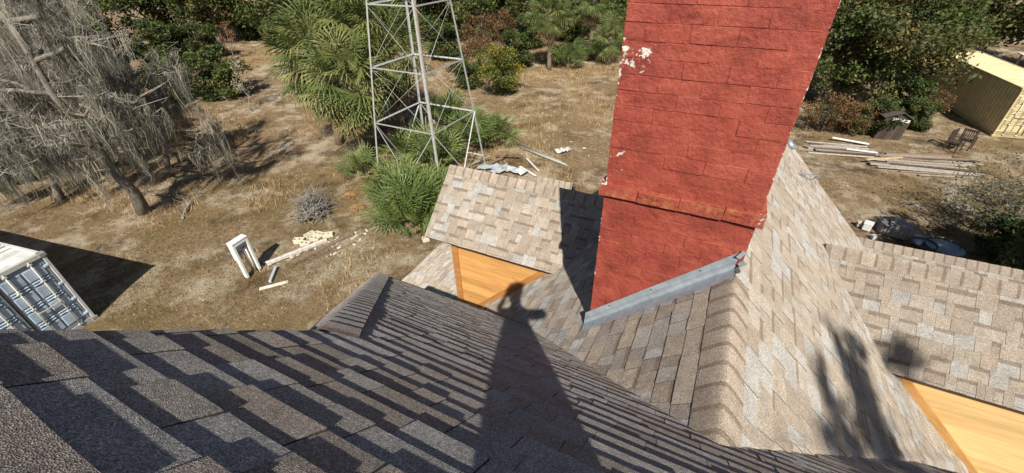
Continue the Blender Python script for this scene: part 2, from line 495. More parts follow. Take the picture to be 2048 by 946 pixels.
def shingle_plane(O, U, V, poly, e, t, pal, seed, wmin=.07, wmax=.26, bandp=.75, bend=None, thin=(.5, .66), cvar=.1):
    """courses of laminated shingles on the plane O + u U + v V (v downslope); poly convex, counter-clockwise in (u, v)"""
    r = random.Random(seed)
    O = np.array(O, float); U = np.array(U, float); V = np.array(V, float)
    N = np.cross(U, V); N = N if N[2] > 0 else -N
    v0 = min(p[1] for p in poly); v1 = max(p[1] for p in poly)
    u0 = min(p[0] for p in poly); u1 = max(p[0] for p in poly)
    ar = sum(poly[i][0]*poly[(i+1) % len(poly)][1]-poly[(i+1) % len(poly)][0]*poly[i][1] for i in range(len(poly)))
    if ar < 0: poly = poly[::-1]
    for i in range(int(math.ceil((v1-v0)/e))):
        va = v0+i*e; u = u0-r.random()*.25; proud = r.random() < .5
        while u < u1:
            w = r.uniform(wmin, wmax)
            if r.random() < .12: w *= 1.5
            ua, ub = u+.0012, u+w-.0012
            u += w
            proud = not proud if r.random() < .8 else proud
            tt = t*(r.uniform(.92, 1.08) if proud else r.uniform(*thin))
            vb = va+e+r.uniform(-.0035, .0035)
            j = [r.uniform(-.0025, .0025) for _ in range(2)]
            rect = [(ua, va-.03), (ub, va-.03), (ub, vb+j[0]), ((ua+ub)/2, vb+r.uniform(-.002, .002)), (ua, vb+j[1])]
            P = clip_poly(rect, poly)
            if len(P) < 3: continue
            col = r.choice(pal); s = r.uniform(1-cvar, 1+cvar)
            col = tuple(c*s for c in col)
            parts = [(P, col)]
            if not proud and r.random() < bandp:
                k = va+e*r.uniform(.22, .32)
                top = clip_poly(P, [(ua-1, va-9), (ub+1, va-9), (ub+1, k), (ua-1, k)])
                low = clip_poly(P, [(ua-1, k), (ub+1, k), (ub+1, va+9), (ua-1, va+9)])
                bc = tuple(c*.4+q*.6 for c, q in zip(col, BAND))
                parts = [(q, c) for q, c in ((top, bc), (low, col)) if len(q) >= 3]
            def h(v): return .003 + max(0.0, (v-va+.03)/(e+.03))*tt
            def P3(u_, v_, hh):
                q = O+U*u_+V*v_+N*hh
                if bend is not None: q = bend(q, N)
                return q
            if bend is not None:
                dd = [depth_over_main(O+U*a+V*b) for a, b in P]
                if max(dd) < -.03: continue
                if min(dd) < .3:
                    fine = []
                    for Q, c in parts:
                        k0 = min(q[0] for q in Q); k1 = max(q[0] for q in Q); ns = max(1, int((k1-k0)/.03)); st = (k1-k0)/ns
                        m0 = min(q[1] for q in Q); m1 = max(q[1] for q in Q); nv = max(1, int((m1-m0)/.05)); sv_ = (m1-m0)/nv
                        for q in range(ns):
                            for w_ in range(nv):
                                Z = clip_poly(Q, [(k0+q*st, m0+w_*sv_), (k0+(q+1)*st, m0+w_*sv_), (k0+(q+1)*st, m0+(w_+1)*sv_), (k0+q*st, m0+(w_+1)*sv_)])
                                if len(Z) >= 3: fine.append((Z, c))
                    parts = fine
                    P2 = []
                    for q in range(len(P)):
                        A_, B_ = P[q], P[(q+1) % len(P)]; ns = max(1, int(math.hypot(B_[0]-A_[0], B_[1]-A_[1])/.03))
                        P2 += [(A_[0]+(B_[0]-A_[0])*w_/ns, A_[1]+(B_[1]-A_[1])*w_/ns) for w_ in range(ns)]
                    P = P2
            vs = []; fs = []; cs = []
            b0 = 0; n = len(P)
            vs += [P3(a, b, h(b)) for a, b in P] + [P3(a, b, -.003) for a, b in P]
            for q in range(n):
                fs.append([b0+q, b0+n+q, b0+n+(q+1) % n, b0+(q+1) % n]); cs.append((.075, .065, .058))
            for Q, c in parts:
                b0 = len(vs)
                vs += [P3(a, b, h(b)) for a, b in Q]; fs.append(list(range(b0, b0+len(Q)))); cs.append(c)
            va3 = np.array(vs[:len(P)])
            px, dep = to_px(va3)
            area = 0
            if dep.min() > .05:
                x, y = px[:, 0], px[:, 1]
                inside = ((x > 0) & (x < 2048) & (y > 0) & (y < 946)).any()
                if inside: area = abs(np.dot(x, np.roll(y, 1))-np.dot(y, np.roll(x, 1)))/2
                area = min(area, 60000)
            pieces.append((area, vs, fs, cs, CUR[0]))

S2 = math.sqrt(.5)
XR, ZR = .344, -1.858            # wing ridge
YM = 1.273                       # where it dies into the main roof
MK = -.585                       # main roof: y + z = MK
RY = -.26                        # main ridge
# --- main roof, slope falling away from the camera
rz = MK-RY
E_M = .119
def mv(y): return (y-RY)*math.sqrt(2)
ysp = .624
nsp = round(mv(ysp)/E_M); ysp = RY+nsp*E_M/math.sqrt(2)
hipx = lambda y: -1.224-(y-ysp)
YE = 3.03
O_M = W(0, RY, rz)
shingle_plane(O_M, (1, 0, 0), (0, S2, -S2), [(-1.224, 0), (1.95, 0), (1.95, mv(ysp)), (-1.224, mv(ysp))], E_M, .0122, PAL_MAIN, 3, .07, .30, .2, None, (.62, .86), .07)
shingle_plane(O_M, (1, 0, 0), (0, S2, -S2), [(-1.224, mv(ysp)), (1.95, mv(ysp)), (1.95+YE-ysp, mv(YE)), (hipx(YE), mv(YE))], E_M, .0122, PAL_MAIN, 4, .07, .30, .2, None, (.62, .86), .07)
CUR[0] = 'main'
hl = (YE-ysp)*math.sqrt(2)
shingle_plane(W(-1.224, 0, MK-ysp-.03), (0, 1, 0), (-S2, 0, -S2), [(2*RY-ysp, 0), (ysp, 0), (YE, hl), (2*RY-YE, hl)], .142, .0068, PAL_MAIN, 14, .08, .28, .3)
# --- wing, left and right slope; at the valley the courses lift softly on to the main slope
def depth_over_main(q): return q[2]-(CAM_H+MK-q[1])
def bend_valley(q, N):
    d = depth_over_main(q)
    if d > .14 or d < -.14: return q
    s = (.14-abs(d))/.14
    near = min(1.0, max(0.0, (abs(q[0]-XR)-.12)/.25))      # the ridge itself stays straight
    return np.array([q[0], q[1], q[2]+.034*near*s*s*(3-2*s)])
YG = 7.0
CUR[0] = 'left'
XE = 3.55
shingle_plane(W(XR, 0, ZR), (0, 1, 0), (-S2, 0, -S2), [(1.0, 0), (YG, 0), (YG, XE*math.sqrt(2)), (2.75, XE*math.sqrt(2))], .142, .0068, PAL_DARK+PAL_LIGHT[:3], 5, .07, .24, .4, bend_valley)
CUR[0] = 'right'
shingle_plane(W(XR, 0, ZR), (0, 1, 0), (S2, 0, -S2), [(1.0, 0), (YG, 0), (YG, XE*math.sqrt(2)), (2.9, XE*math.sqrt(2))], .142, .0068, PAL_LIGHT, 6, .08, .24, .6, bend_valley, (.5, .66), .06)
# --- dormers
DP = math.radians(43)
DY0, DY1, DZ1 = 4.11, 4.98, -2.89
DZ0 = DZ1-(DY1-DY0)*math.tan(DP)
dl = (DY1-DY0)/math.cos(DP)
def dormer_roof(x0, x1, seed, y1=DY1, z1=DZ1, L=dl, e=.143, p=DP, pal=PAL_LIGHT):
    shingle_plane(W(0, y1, z1), (1, 0, 0), (0, -math.cos(p), -math.sin(p)), [(x0, .04), (x1, .04), (x1, L), (x0, L)], e, .0066, pal, seed, .06, .20, .85)
    shingle_plane(W(0, y1, z1), (1, 0, 0), (0, math.cos(p), -math.sin(p)), [(x0, .04), (x1, .04), (x1, L), (x0, L)], e, .0066, pal, seed+50, .15, .4, .8)
XDL, XDR = -3.62, 2*XR+3.62
CUR[0] = 'dl'
dormer_roof(XDL, -.55, 7)
CUR[0] = 'dr'
dormer_roof(XR*2+.55, XDR, 8)
# --- far cross roof behind the wing
FY, FZ = 8.4, -4.6
CUR[0] = 'far'
dormer_roof(.6, 6.6, 9, FY, FZ, 1.9, .143, math.radians(45))
dormer_roof(-3.6, -2.75, 12, FY+.1, FZ-.14, 1.9, .143, math.radians(45))
# --- low porch roof along the wing's left side
pa = math.radians(20)
CUR[0] = 'porch'
shingle_plane(W(-3.25, 0, -5.47), (0, 1, 0), (-math.cos(pa), 0, -math.sin(pa)), [(2.6, 0), (9.2, 0), (9.2, 2.5), (2.6, 2.5)], .142, .0066, PAL_LIGHT, 10, .08, .28, .7)

# --- roof decks (the boards under the shingles), one part for each roof
def slab(name, pts, th=.05):
    pts = [np.array(W(*p)) for p in pts]
    n = np.cross(pts[1]-pts[0], pts[2]-pts[0]); n /= np.linalg.norm(n)
    if n[2] < 0: n = -n
    top = [p-n*.004 for p in pts]; bot = [p-n*th for p in pts]
    k = len(pts)
    m = MB().add(top+bot, [list(range(k)), list(range(2*k-1, k-1, -1))]+[[i, (i+1) % k, k+(i+1) % k, k+i] for i in range(k)])
    return m.build(name, M_DECK, house)
def zM(y): return MK-y
main_roof = slab('main_roof', [(-1.224, RY, rz), (1.95, RY, rz), (1.95, ysp, zM(ysp)), (1.95+YE-ysp, YE, zM(YE)), (hipx(YE), YE, zM(YE)), (-1.224, ysp, zM(ysp))])
yb = 2*RY-YE
slab('back_roof', [(-1.224, RY, rz), (1.95, RY, rz), (1.95, 2*RY-ysp, zM(ysp)), (1.95+YE-ysp, yb, zM(YE)), (hipx(YE), yb, zM(YE)), (-1.224, 2*RY-ysp, zM(ysp))])
slab('hip_roof', [(-1.224, ysp, zM(ysp)-.03), (hipx(YE), YE, zM(YE)-.03), (hipx(YE), yb, zM(YE)-.03), (-1.224, 2*RY-ysp, zM(ysp)-.03)])
slab('hip_roof', [(1.95, ysp, zM(ysp)-.03), (1.95+YE-ysp, YE, zM(YE)-.03), (1.95+YE-ysp, yb, zM(YE)-.03), (1.95, 2*RY-ysp, zM(ysp)-.03)])
roofs = {'main': main_roof}
roofs['left'] = slab('wing_roof', [(XR, 1.0, ZR), (XR, YG, ZR), (XR-XE, YG, ZR-XE), (XR-XE, 2.75, ZR-XE)])
roofs['right'] = slab('wing_roof', [(XR, 1.0, ZR), (XR, YG, ZR), (XR+XE, YG, ZR-XE), (XR+XE, 2.9, ZR-XE)])
for key, (x0, x1, y1, z1, L, p) in zip(('dl', 'dr', 'far', 'far2'), ((XDL, -.55, DY1, DZ1, dl, DP), (XR*2+.55, XDR, DY1, DZ1, dl, DP), (.6, 6.6, FY, FZ, 1.9, math.radians(45)), (-3.6, -2.75, FY+.1, FZ-.14, 1.9, math.radians(45)))):
    for s in (1, -1):
        roofs[key] = slab('dormer_roof', [(x0+.01, y1, z1), (x1-.01, y1, z1), (x1-.01, y1+s*(L-.006)*math.cos(p), z1-(L-.006)*math.sin(p)), (x0+.01, y1+s*(L-.006)*math.cos(p), z1-(L-.006)*math.sin(p))])
roofs['porch'] = slab('porch_roof', [(-3.25, 2.6, -5.47), (-3.25, 9.2, -5.47), (-3.25-2.5*math.cos(pa), 9.2, -5.47-2.5*math.sin(pa)), (-3.25-2.5*math.cos(pa), 2.6, -5.47-2.5*math.sin(pa))])
# dark drip edges under the dormer eaves, metal edge on the main rake
for xa, xb in ((XDL+.02, -1.5), (2*XR+1.5, XDR-.02)):
    MB().bar(W(xa, DY0+.03, DZ0+.0), W(xb, DY0+.03, DZ0+.0), .03, .05).build('drip_edge', M_DRIP, house)
MB().bar(W(-1.226, RY-.02, rz-.052), W(-1.226, ysp, zM(ysp)-.052), .02, .05).build('rake_edge', M_DRIP, house)
MB().bar(W(hipx(YE)+.02, YE+.012, zM(YE)-.035), W(-1.45, YE+.012, zM(YE)-.035), .03, .07).build('drip_edge', M_DRIP, house)

# --- walls
m = MB()
m.box((.344, -.26, (CAM_H-3.75)/2), (7.2, 5.9, CAM_H-3.75))
m.build('wall', M_WALL, house)
m = MB()
zt = CAM_H-5.45
m.box((.344, 4.75, zt/2), (6.95, 4.2, zt))
m.build('wall', M_WALL, house)
m = MB()
gpts = [(XR, ZR-.06), (XR-XE+.2, ZR-XE+.14), (XR+XE-.2, ZR-XE+.14)]
for yy in (YG-.12, YG-.06): pass
m.add([W(x, YG-.12, z) for x, z in gpts]+[W(x, YG-.06, z) for x, z in gpts], [(0, 1, 2), (5, 4, 3), (0, 3, 4, 1), (1, 4, 5, 2), (2, 5, 3, 0)])
m.build('gable_wall', M_WALL, house)
m = MB()
gp = [(RY, rz-.07), (ysp-.1, zM(ysp)+.03), (2*RY-ysp+.1, zM(ysp)+.03)]
m.add([W(-1.12, y, z) for y, z in gp]+[W(-1.06, y, z) for y, z in gp], [(0, 1, 2), (5, 4, 3), (0, 3, 4, 1), (1, 4, 5, 2), (2, 5, 3, 0)])
m.build('gable_wall', M_WALL, house)
for fx, sgn in ((-3.22, -1), (2*XR+3.22, 1)):
    m = MB()   # dormer front and far wall
    a = [(4.27, DZ0-.1), (5.69, DZ0-.1), (4.98, DZ1-.08), (4.27, -5.6), (5.69, -5.6)]
    m.add([W(fx, y, z) for y, z in a]+[W(fx-sgn*.06, y, z) for y, z in a], [(0, 2, 1, 4, 3), (5, 8, 9, 6, 7), (0, 3, 8, 5), (1, 6, 9, 4)])
    m.build('dormer_wall', M_WALL, house)

# --- pine cheek walls of the two dormers: boards, corner post and sloping trim
def cheek(sgn, board_h, matb, matt, x_in, x_front, seed):
    """boards in the plane y = 4.24, between the dormer eave and the wing slope"""
    r = random.Random(seed)
    root = MB().add([W(x_in, 4.262, DZ0-.02), W(x_front, 4.262, DZ0-.02), W(x_front, 4.262, -5.62), W(x_in, 4.30, DZ0-.02), W(x_front, 4.30, DZ0-.02), W(x_front, 4.30, -5.62)],
                    [(0, 1, 2), (5, 4, 3), (0, 3, 4, 1), (1, 4, 5, 2), (2, 5, 3, 0)]).build('cheek_wall', M_DRIP, house)
    z = DZ0+.02
    while z > -5.6:
        za, zb = z-.004, z-board_h+.004
        z -= board_h
        def xs(zz): return XR-sgn*(-1)*((ZR-zz)) if False else (XR+sgn*(ZR-zz))
        # the wing slope at height zz lies at x = XR + sgn*(ZR-zz); boards end 2 cm below it
        xa, xb = xs(za)-sgn*.05, xs(zb)-sgn*.05
        yf = 4.24+r.uniform(-.003, .003)
        pts = [(x_front, za), (xa, za), (xb, zb), (x_front, zb)]
        if sgn*(x_front-xb) < .03: break
        c = np.mean([W(x, yf, zz) for x, zz in pts], axis=0)
        vs = [np.array(W(x, yf, zz))-c for x, zz in pts]+[np.array(W(x, yf+.02, zz))-c for x, zz in pts]
        me = MB().add(vs, [(0, 1, 2, 3), (7, 6, 5, 4), (0, 4, 5, 1), (1, 5, 6, 2), (2, 6, 7, 3), (3, 7, 4, 0)]).mesh('board', matb)
        o = link('board', me, root); o.location = Vector(c)-parent_loc(root)
    if True:
        o = MB().box((0, 0, 0), (.105, .024, 1.86), bev=.004).build('corner_board', matt, None)
        o.parent = house; o.location = Vector(W(x_front-sgn*.0525, 4.222, DZ0-.95))-parent_loc(house)
    # trim lying along the roof slope
    L = 2.6
    d = Vector((sgn*S2, 0, -S2)); nrm = Vector((sgn*S2, 0, S2))
    p0 = Vector(W(XR+sgn*(ZR-DZ0)*1.0, 4.216, DZ0)) + nrm*.045 + d*.02
    q0 = p0+d*L
    M = Matrix((d, Vector((0, 1, 0)), d.cross(Vector((0, 1, 0))))).transposed()
    me = MB().box((0, 0, 0), (L, .026, .085), bev=.004).mesh('slope_trim', matt)
    o = link('slope_trim', me, house)
    o.matrix_local = Matrix.Translation((p0+q0)/2-parent_loc(house)) @ M.to_4x4()
cheek(-1, .145, M_PINE, M_TRIM, -1.5, -3.22, 21)
cheek(1, .088, M_PINE2, M_TRIM2, 2*XR+1.5, 2*XR+3.22, 22)

# --- shingles: the largest in view are pieces of their own, the rest stays one part
pieces.sort(key=lambda q: -q[0])
for area, vs, fs, cs, key in pieces[:300]:
    c = np.mean(vs, axis=0)
    m = MB()
    b = [tuple(np.array(v)-c) for v in vs]
    m.v = b; m.f = fs; m.c = cs; m.sm = [False]*len(fs)
    o = link('shingle', m.mesh('shingle', M_SHING), roofs[key])
    o.location = Vector(c)-parent_loc(roofs[key])
m = MB()
for area, vs, fs, cs, key in pieces[300:]:
    b = len(m.v)
    m.v += [tuple(v) for v in vs]; m.f += [[b+i for i in f] for f in fs]; m.c += cs; m.sm += [False]*len(fs)
tag(m.build('shingles', M_SHING, house), kind='stuff')

# --- ridge and hip caps
def caps(A, B, sideL, sideR, wid, e, pal, seed, lift=.012, roundk=.020, rise=.0045):
    """bent cap shingles along A-B; sideL / sideR are the downslope directions of the two slopes; the butts face A"""
    r = random.Random(seed)
    A = np.array(A, float); B = np.array(B, float); D = B-A; L = np.linalg.norm(D); D /= L
    sl = np.array(sideL, float); sr = np.array(sideR, float)
    up = -(sl+sr); up /= np.linalg.norm(up)
    n = int(L/e)
    for i in range(n):
        s0 = i*e; s1 = s0+e+.03
        col = r.choice(pal); k = r.uniform(.93, 1.07); col = tuple(c*k for c in col)
        bc = tuple(c*.4+q*.6 for c, q in zip(col, BAND))
        prof = []
        for w in (-1, -.75, -.5, -.28, -.12, 0, .12, .28, .5, .75, 1):
            d = (sl if w < 0 else sr)*abs(w)*wid
            a = abs(w)*wid
            c_ = roundk*1.5
            drop = -(math.sqrt(a*a+c_*c_)-a)*.70   # soft crown
            prof.append(d+up*((.008+c_*.70)*(1-w*w)+lift*w*w+drop) if roundk > .015 else d+up*(lift+drop))
        q = len(prof)
        j = r.uniform(-.002, .002)
        rings = []
        jit = r.uniform(-.003, .003)
        for ss, hh in ((s0, rise), (s0+e*.80, rise*.25), (s1, 0.0)):
            rings.append([A+D*(ss+(jit if ss == s0 else 0))+p+up*(hh+j) for p in prof])
        c = A+D*(s0+e/2)
        vs = [p-c for ring in rings for p in ring] + [p-c-up*(rise+.006) for p in rings[0]] + [p-c for p in rings[0]]
        fs = []; cs = []; sm_ = []
        for a in range(q-1):
            sm_ += [True, True, False]
            fs.append((a, a+1, q+a+1, q+a)); cs.append(col)
            fs.append((q+a, q+a+1, 2*q+a+1, 2*q+a)); cs.append(bc)
            fs.append((3*q+a, 3*q+a+1, 4*q+a+1, 4*q+a)); cs.append((.20, .15, .115))
        for a in (0, q-1):
            lo = [rings[0][a]-c, rings[2][a]-c]
            b0 = len(vs)
            vs += [x-up*.02 for x in lo]+lo
            fs.append((b0+2, b0+3, b0+1, b0)); cs.append(tuple(x*.8 for x in col))
        m = MB(); m.v = [tuple(v) for v in vs]; m.f = [list(f) for f in fs]; m.c = cs; m.sm = sm_+[False]*2
        me = m.mesh('ridge_cap', M_SHING)
        o = link('ridge_cap', me, house); o.location = Vector(c)-parent_loc(house)
CAPS = [(.375, .32, .262), (.395, .34, .28), (.36, .305, .25)]
CAPD = [(.32, .295, .27), (.335, .315, .295), (.31, .28, .25)]
caps(W(XR, YM-.20, ZR), W(XR, 2.56, ZR), (-S2, 0, -S2), (S2, 0, -S2), .165, .142, CAPS, 31)
caps(W(XR, 3.24, ZR), W(XR, YG, ZR), (-S2, 0, -S2), (S2, 0, -S2), .15, .142, CAPS, 32)
cp, sp = math.cos(DP), math.sin(DP)
caps(W(XDL, DY1, DZ1), W(-.7, DY1, DZ1), (0, -cp, -sp), (0, cp, -sp), .15, .150, CAPS, 33)
caps(W(XDR, DY1, DZ1), W(2*XR+.68, DY1, DZ1), (0, -cp, -sp), (0, cp, -sp), .15, .143, CAPS, 34)
caps(W(6.6, FY, FZ), W(1.5, FY, FZ), (0, -S2, -S2), (0, S2, -S2), .15, .143, CAPS, 35)
caps(W(-3.6, FY+.1, FZ-.14), W(-2.7, FY+.1, FZ-.14), (0, -S2, -S2), (0, S2, -S2), .15, .143, CAPS, 36)
# hip of the main roof: butts face downhill, away from the camera
hd = np.array([-1, 1, -1.0])/math.sqrt(3)
def onslope(v):
    v = np.array(v, float); return v-hd*np.dot(v, hd)
sM = onslope((1, .0, 0)); sM = sM/np.linalg.norm(sM); sM = np.array([1, .5, -.5]); sM = onslope(sM); sM /= np.linalg.norm(sM)
sH = np.array([-.5, -1, -.5]); sH = onslope(sH); sH /= np.linalg.norm(sH)
caps(W(hipx(YE), YE, zM(YE)), W(-1.20, ysp-.02, zM(ysp)+.02), tuple(sM), tuple(sH), .17, .119, CAPD, 37, .020, .010, .010)
caps(W(1.95+YE-ysp, YE, zM(YE)), W(1.95, ysp, zM(ysp)), tuple(sM*[-1, 1, 1]), tuple(sH*[-1, 1, 1]), .15, .119, CAPD, 38)
caps(W(1.95, RY, rz), W(-1.224, RY, rz), (0, -S2, -S2), (0, S2, -S2), .14, .142, CAPD, 39)

# --- chimney
CX0, CX1, CY0, CY1 = -.609, .372, 2.64, 3.20
ZB, ZT = -3.2, .60
LED0, LED1 = -1.507, -1.418
chim = MB().box(((CX0+CX1)/2, (CY0+CY1)/2, CAM_H+(ZB+ZT)/2), (CX1-CX0-.012, CY1-CY0-.012, ZT-ZB)).build('chimney', M_BRICK, house)
ch_course, ch_len = .0935, (CX1-CX0)/4.1
def brick_mesh(L, H_, D_, seed):
    """hand-made brick: bevelled, slightly bulged and out of true; front face is -y"""
    r = random.Random(seed)
    m = MB(); m.box((0, 0, 0), (L, D_, H_), bev=.0018)
    m.v = [(x+r.uniform(-.0022, .0022), y+(r.uniform(-.0028, .0028) if y < 0 else 0), z+r.uniform(-.0022, .0022)) for x, y, z in m.v]
    return m.mesh('brick', M_BRICK)
bm = {}
def brick(x0, x1, zc, ci, parent):
    L = round(x1-x0-.0024, 3); key = (L, rnd.randrange(6))
    if key not in bm: bm[key] = brick_mesh(L, ch_course-.0024, .06, hash((int(L*1000), key[1])) % 9999)
    o = link('brick', bm[key], parent)
    o.location = Vector(((x0+x1)/2, CY0+.0352-rnd.uniform(0, .0040)*(rnd.random() < .6), CAM_H+zc))-parent_loc(parent)
    o.rotation_euler = (rnd.uniform(-.006, .006), rnd.uniform(-.007, .007), rnd.uniform(-.006, .006))
z = ZB+ch_course/2; ci = 0
while z < ZT:
    if not (LED0-ch_course*.3 < z < LED1+ch_course*.3) and z > -3.0:
        x = CX0-(ch_len/2 if ci % 2 else 0); zz = z
        while x < CX1-.02:
            xa, xb = max(x, CX0), min(x+ch_len, CX1)
            if xb-xa > .03: brick(xa, xb, zz, ci, chim)
            x += ch_len
    z += ch_course; ci += 1
# bricks of the two returns, unseen from the front
m = MB()
z = ZB+ch_course/2; ci = 0
while z < ZT:
    for sx in (CX0+.024, CX1-.024):
        y = CY0+.066-(ch_len/2 if ci % 2 else 0)
        while y < CY1-.02:
            ya, yb2 = max(y, CY0+.066), min(y+ch_len, CY1)
            if yb2-ya > .03: m.box((sx+(.004 if sx > 0 else -.004)*rnd.random(), (ya+yb2)/2, CAM_H+z), (.06, yb2-ya-.008, ch_course-.008), bev=.004)
            y += ch_len
    z += ch_course; ci += 1
tag(m.build('side_bricks', M_BRICK, chim), kind='stuff')
# projecting ledge: a course of bricks set forward, crumbling along its lower edge
x = CX0-.035; k = 0
while x < CX1+.03:
    L = min(.255*rnd.uniform(.9, 1.08), CX1+.035-x)
    if L < .06: L = CX1+.035-x
    if L < .02: break
    m = MB(); m.box((0, 0, 0), (L-.0005, .11, LED1-LED0), bev=.006)
    r = random.Random(400+k)
    m.v = [(a+r.uniform(-.003, .003), b2+r.uniform(-.005, .005), c+(r.uniform(-.010, .006) if c < 0 else r.uniform(-.003, .003))) for a, b2, c in m.v]
    o = link('ledge_brick', m.mesh('ledge_brick', M_BRICK), chim)
    o.location = Vector((x+L/2, CY0+.055-.026-r.uniform(0, .005), CAM_H+(LED0+LED1)/2+r.uniform(-.004, .004)))-parent_loc(chim)
    x += L; k += 1
for sx in (CX0-.012, CX1+.012):
    MB().box((sx, (CY0+CY1)/2+.05, CAM_H+(LED0+LED1)/2), (.05, CY1-CY0-.02, LED1-LED0-.01), bev=.01).build('side_ledge', M_BRICK, chim)
# flashing: counter-flashing on the brick, a step, and an apron on the shingles
fl = empty('flashing', (0, 0, 0), 0, house); fl.location = -Vector(HC)
def LP(x, y, h): return np.array(W(x, y, x-XR+ZR+h))
xa, xb = CX0-.035, .335
def strip(name, ya, ha, yb_, hb, th=.003, x0=xa, x1=xb, seg=7, wob=.003):
    m = MB(); r = random.Random(len(name)+int(ya*1000))
    vs = []; fs = []
    for i in range(seg+1):
        x = x0+(x1-x0)*i/seg
        for yy, hh in ((ya, ha), (yb_, hb)):
            vs.append(LP(x, yy+r.uniform(-wob, wob), hh+r.uniform(-wob, wob)*.6))
    n = len(vs)
    off = np.array([0, -1, .3])*th
    vs2 = [v-off for v in vs]
    for i in range(seg):
        a = 2*i
        fs += [(a, a+2, a+3, a+1), (n+a+1, n+a+3, n+a+2, n+a)]
    for i in range(seg):
        a = 2*i
        fs += [(a, n+a, n+a+2, a+2), (a+1, a+3, n+a+3, n+a+1)]
    fs += [(0, 1, n+1, n), (2*seg, n+2*seg, n+2*seg+1, 2*seg+1)]
    m.add(vs+vs2, fs)
    return m.build(name, M_GALV, fl)
strip('counter_flashing', CY0-.010, .150, CY0-.014, .085)
strip('counter_flashing', CY0-.014, .085, CY0-.030, .074, wob=.002)
strip('base_flashing', CY0-.022, .080, CY0-.026, .024, wob=.001)
strip('base_flashing', CY0-.026, .026, CY0-.135, .020, wob=.0015)
# turned end of the flashing at the ridge and nail heads
m = MB()
e0 = LP(.345, CY0-.014, .13)
for i, (dx, dz, w) in enumerate(((.0, .0, .06), (.02, -.055, .05), (.008, -.10, .05))):
    m.box(e0+np.array([dx, -.01-.02*i, dz]), (.035, .004, w), Matrix.Rotation(.5-.7*i, 3, 'Z') @ Matrix.Rotation(.6, 3, 'Y'))
m.build('folded_end', M_GALV, fl)
for i, t in enumerate((.2, .5, .8)):
    p = LP(xa+(xb-xa)*t, CY0-.019, .125)
    MB().box(p, (.010, .008, .010), bev=.003).build('nail_head', M_DRIP, fl)
# --- roof bracket and small vent cap on the right slope
def RP(x, y, h): return np.array(W(x, y, ZR-(x-XR)))+np.array([S2, 0, S2])*h
m = MB()
m.bar(RP(1.10, 6.15, .012), RP(1.34, 6.55, .012), .035, .006, up=(S2, 0, S2))
m.bar(RP(1.34, 6.55, .012), RP(1.34, 6.55, .13), .035, .006)
m.bar(RP(1.10, 6.15, .012), RP(1.34, 6.55, .13), .012, .012)
m.build('roof_bracket', M_GALV, house)
m = MB()
m.tube([RP(.98, 6.80, .0), RP(.98, 6.80, .05), RP(.98, 6.80, .065)], [.075, .075, .05], 14)
m.build('vent_cap', M_GALV, house)

# ------------------------------------------------------------------ plants
def leaf_quads(P, size, cols, rs, up=.3, aspect=.5):
    """one diamond leaf (or leafy twig tip) at each point"""
    n = len(P)
    nrm = rs.normal(size=(n, 3)); nrm[:, 2] = np.abs(nrm[:, 2])+up
    nrm /= np.linalg.norm(nrm, axis=1)[:, None]
    t = rs.normal(size=(n, 3)); t -= nrm*(t*nrm).sum(1)[:, None]; t /= np.linalg.norm(t, axis=1)[:, None]
    b = np.cross(nrm, t)
    s = (size*rs.uniform(.6, 1.4, n))[:, None]
    V = np.stack([P-t*s, P-b*s*aspect+nrm*s*.12, P+t*s, P+b*s*aspect+nrm*s*.12], 1).reshape(-1, 3)
    F = np.arange(4*n).reshape(n, 4)
    return V, F, cols
def clump_points(rs, centers, radii, n):
    k = rs.integers(0, len(centers), n)
    d = rs.normal(size=(n, 3)); d /= np.linalg.norm(d, axis=1)[:, None]
    r = rs.random(n)**.45
    return centers[k]+d*(r*radii[k])[:, None]*np.array([1, 1, .75]), k
def limb_path(r, a, b, seg=5, wob=.12):
    a = np.array(a, float); b = np.array(b, float); L = np.linalg.norm(b-a)
    return [a+(b-a)*i/seg+(np.array([r.gauss(0, 1), r.gauss(0, 1), r.gauss(0, .6)])*wob*L*.25 if 0 < i < seg else 0) for i in range(seg+1)]
def broadleaf(seed, h, rx, ry, base_h, n, leaf, greens, nclump=60, trunk_r=.16, low=.0, stems=1):
    """(trunk mesh, crown mesh) of a broadleaf tree standing at the origin"""
    r = random.Random(seed); rs = np.random.default_rng(seed)
    cz = (h+base_h)/2; rz_ = (h-base_h)/2
    C = []
    while len(C) < nclump:
        p = rs.normal(size=3); p /= np.linalg.norm(p); q = rs.random()**.35
        p = p*q
        p = p*np.array([rx, ry, rz_])*rs.uniform(.8, 1.08)
        C.append(p+[0, 0, cz])
    C = np.array(C)
    rad = rs.uniform(.16, .32, nclump)*min(rx, ry, rz_*1.2)+.15
    P, k = clump_points(rs, C, rad, n)
    P[:, 2] = np.maximum(P[:, 2], low)
    g = np.array(greens)
    ck = g[rs.integers(0, len(g), nclump)]*rs.uniform(.75, 1.25, (nclump, 1))
    cols = ck[k]*rs.uniform(.6, 1.4, (n, 1))
    V, F, cols = leaf_quads(P, leaf, cols, rs)
    crown = mesh_np('crown', V, F, M_LEAF, cols)
    m = MB()
    for s in range(stems):
        o = np.array([r.uniform(-.25, .25), r.uniform(-.25, .25), 0])*(stems > 1)
        top = np.array([r.uniform(-.15, .15)*rx, r.uniform(-.15, .15)*ry, base_h+rz_*1.1])
        pth = limb_path(r, o+[0, 0, -.1], top, 6, .10)
        rr = [trunk_r*(1-.7*i/6) for i in range(7)]; rr[0] *= 1.35
        m.tube(pth, rr, 8)
        order = list(range(nclump)); r.shuffle(order)
        for q in order[:max(6, nclump//(3*stems))]:
            a = pth[r.randint(2, 5)]
            m.tube(limb_path(r, a, C[q], 4, .18), [trunk_r*.42, trunk_r*.3, trunk_r*.2, trunk_r*.12, .012], 5)
    return m.mesh('trunk', M_BARK), crown
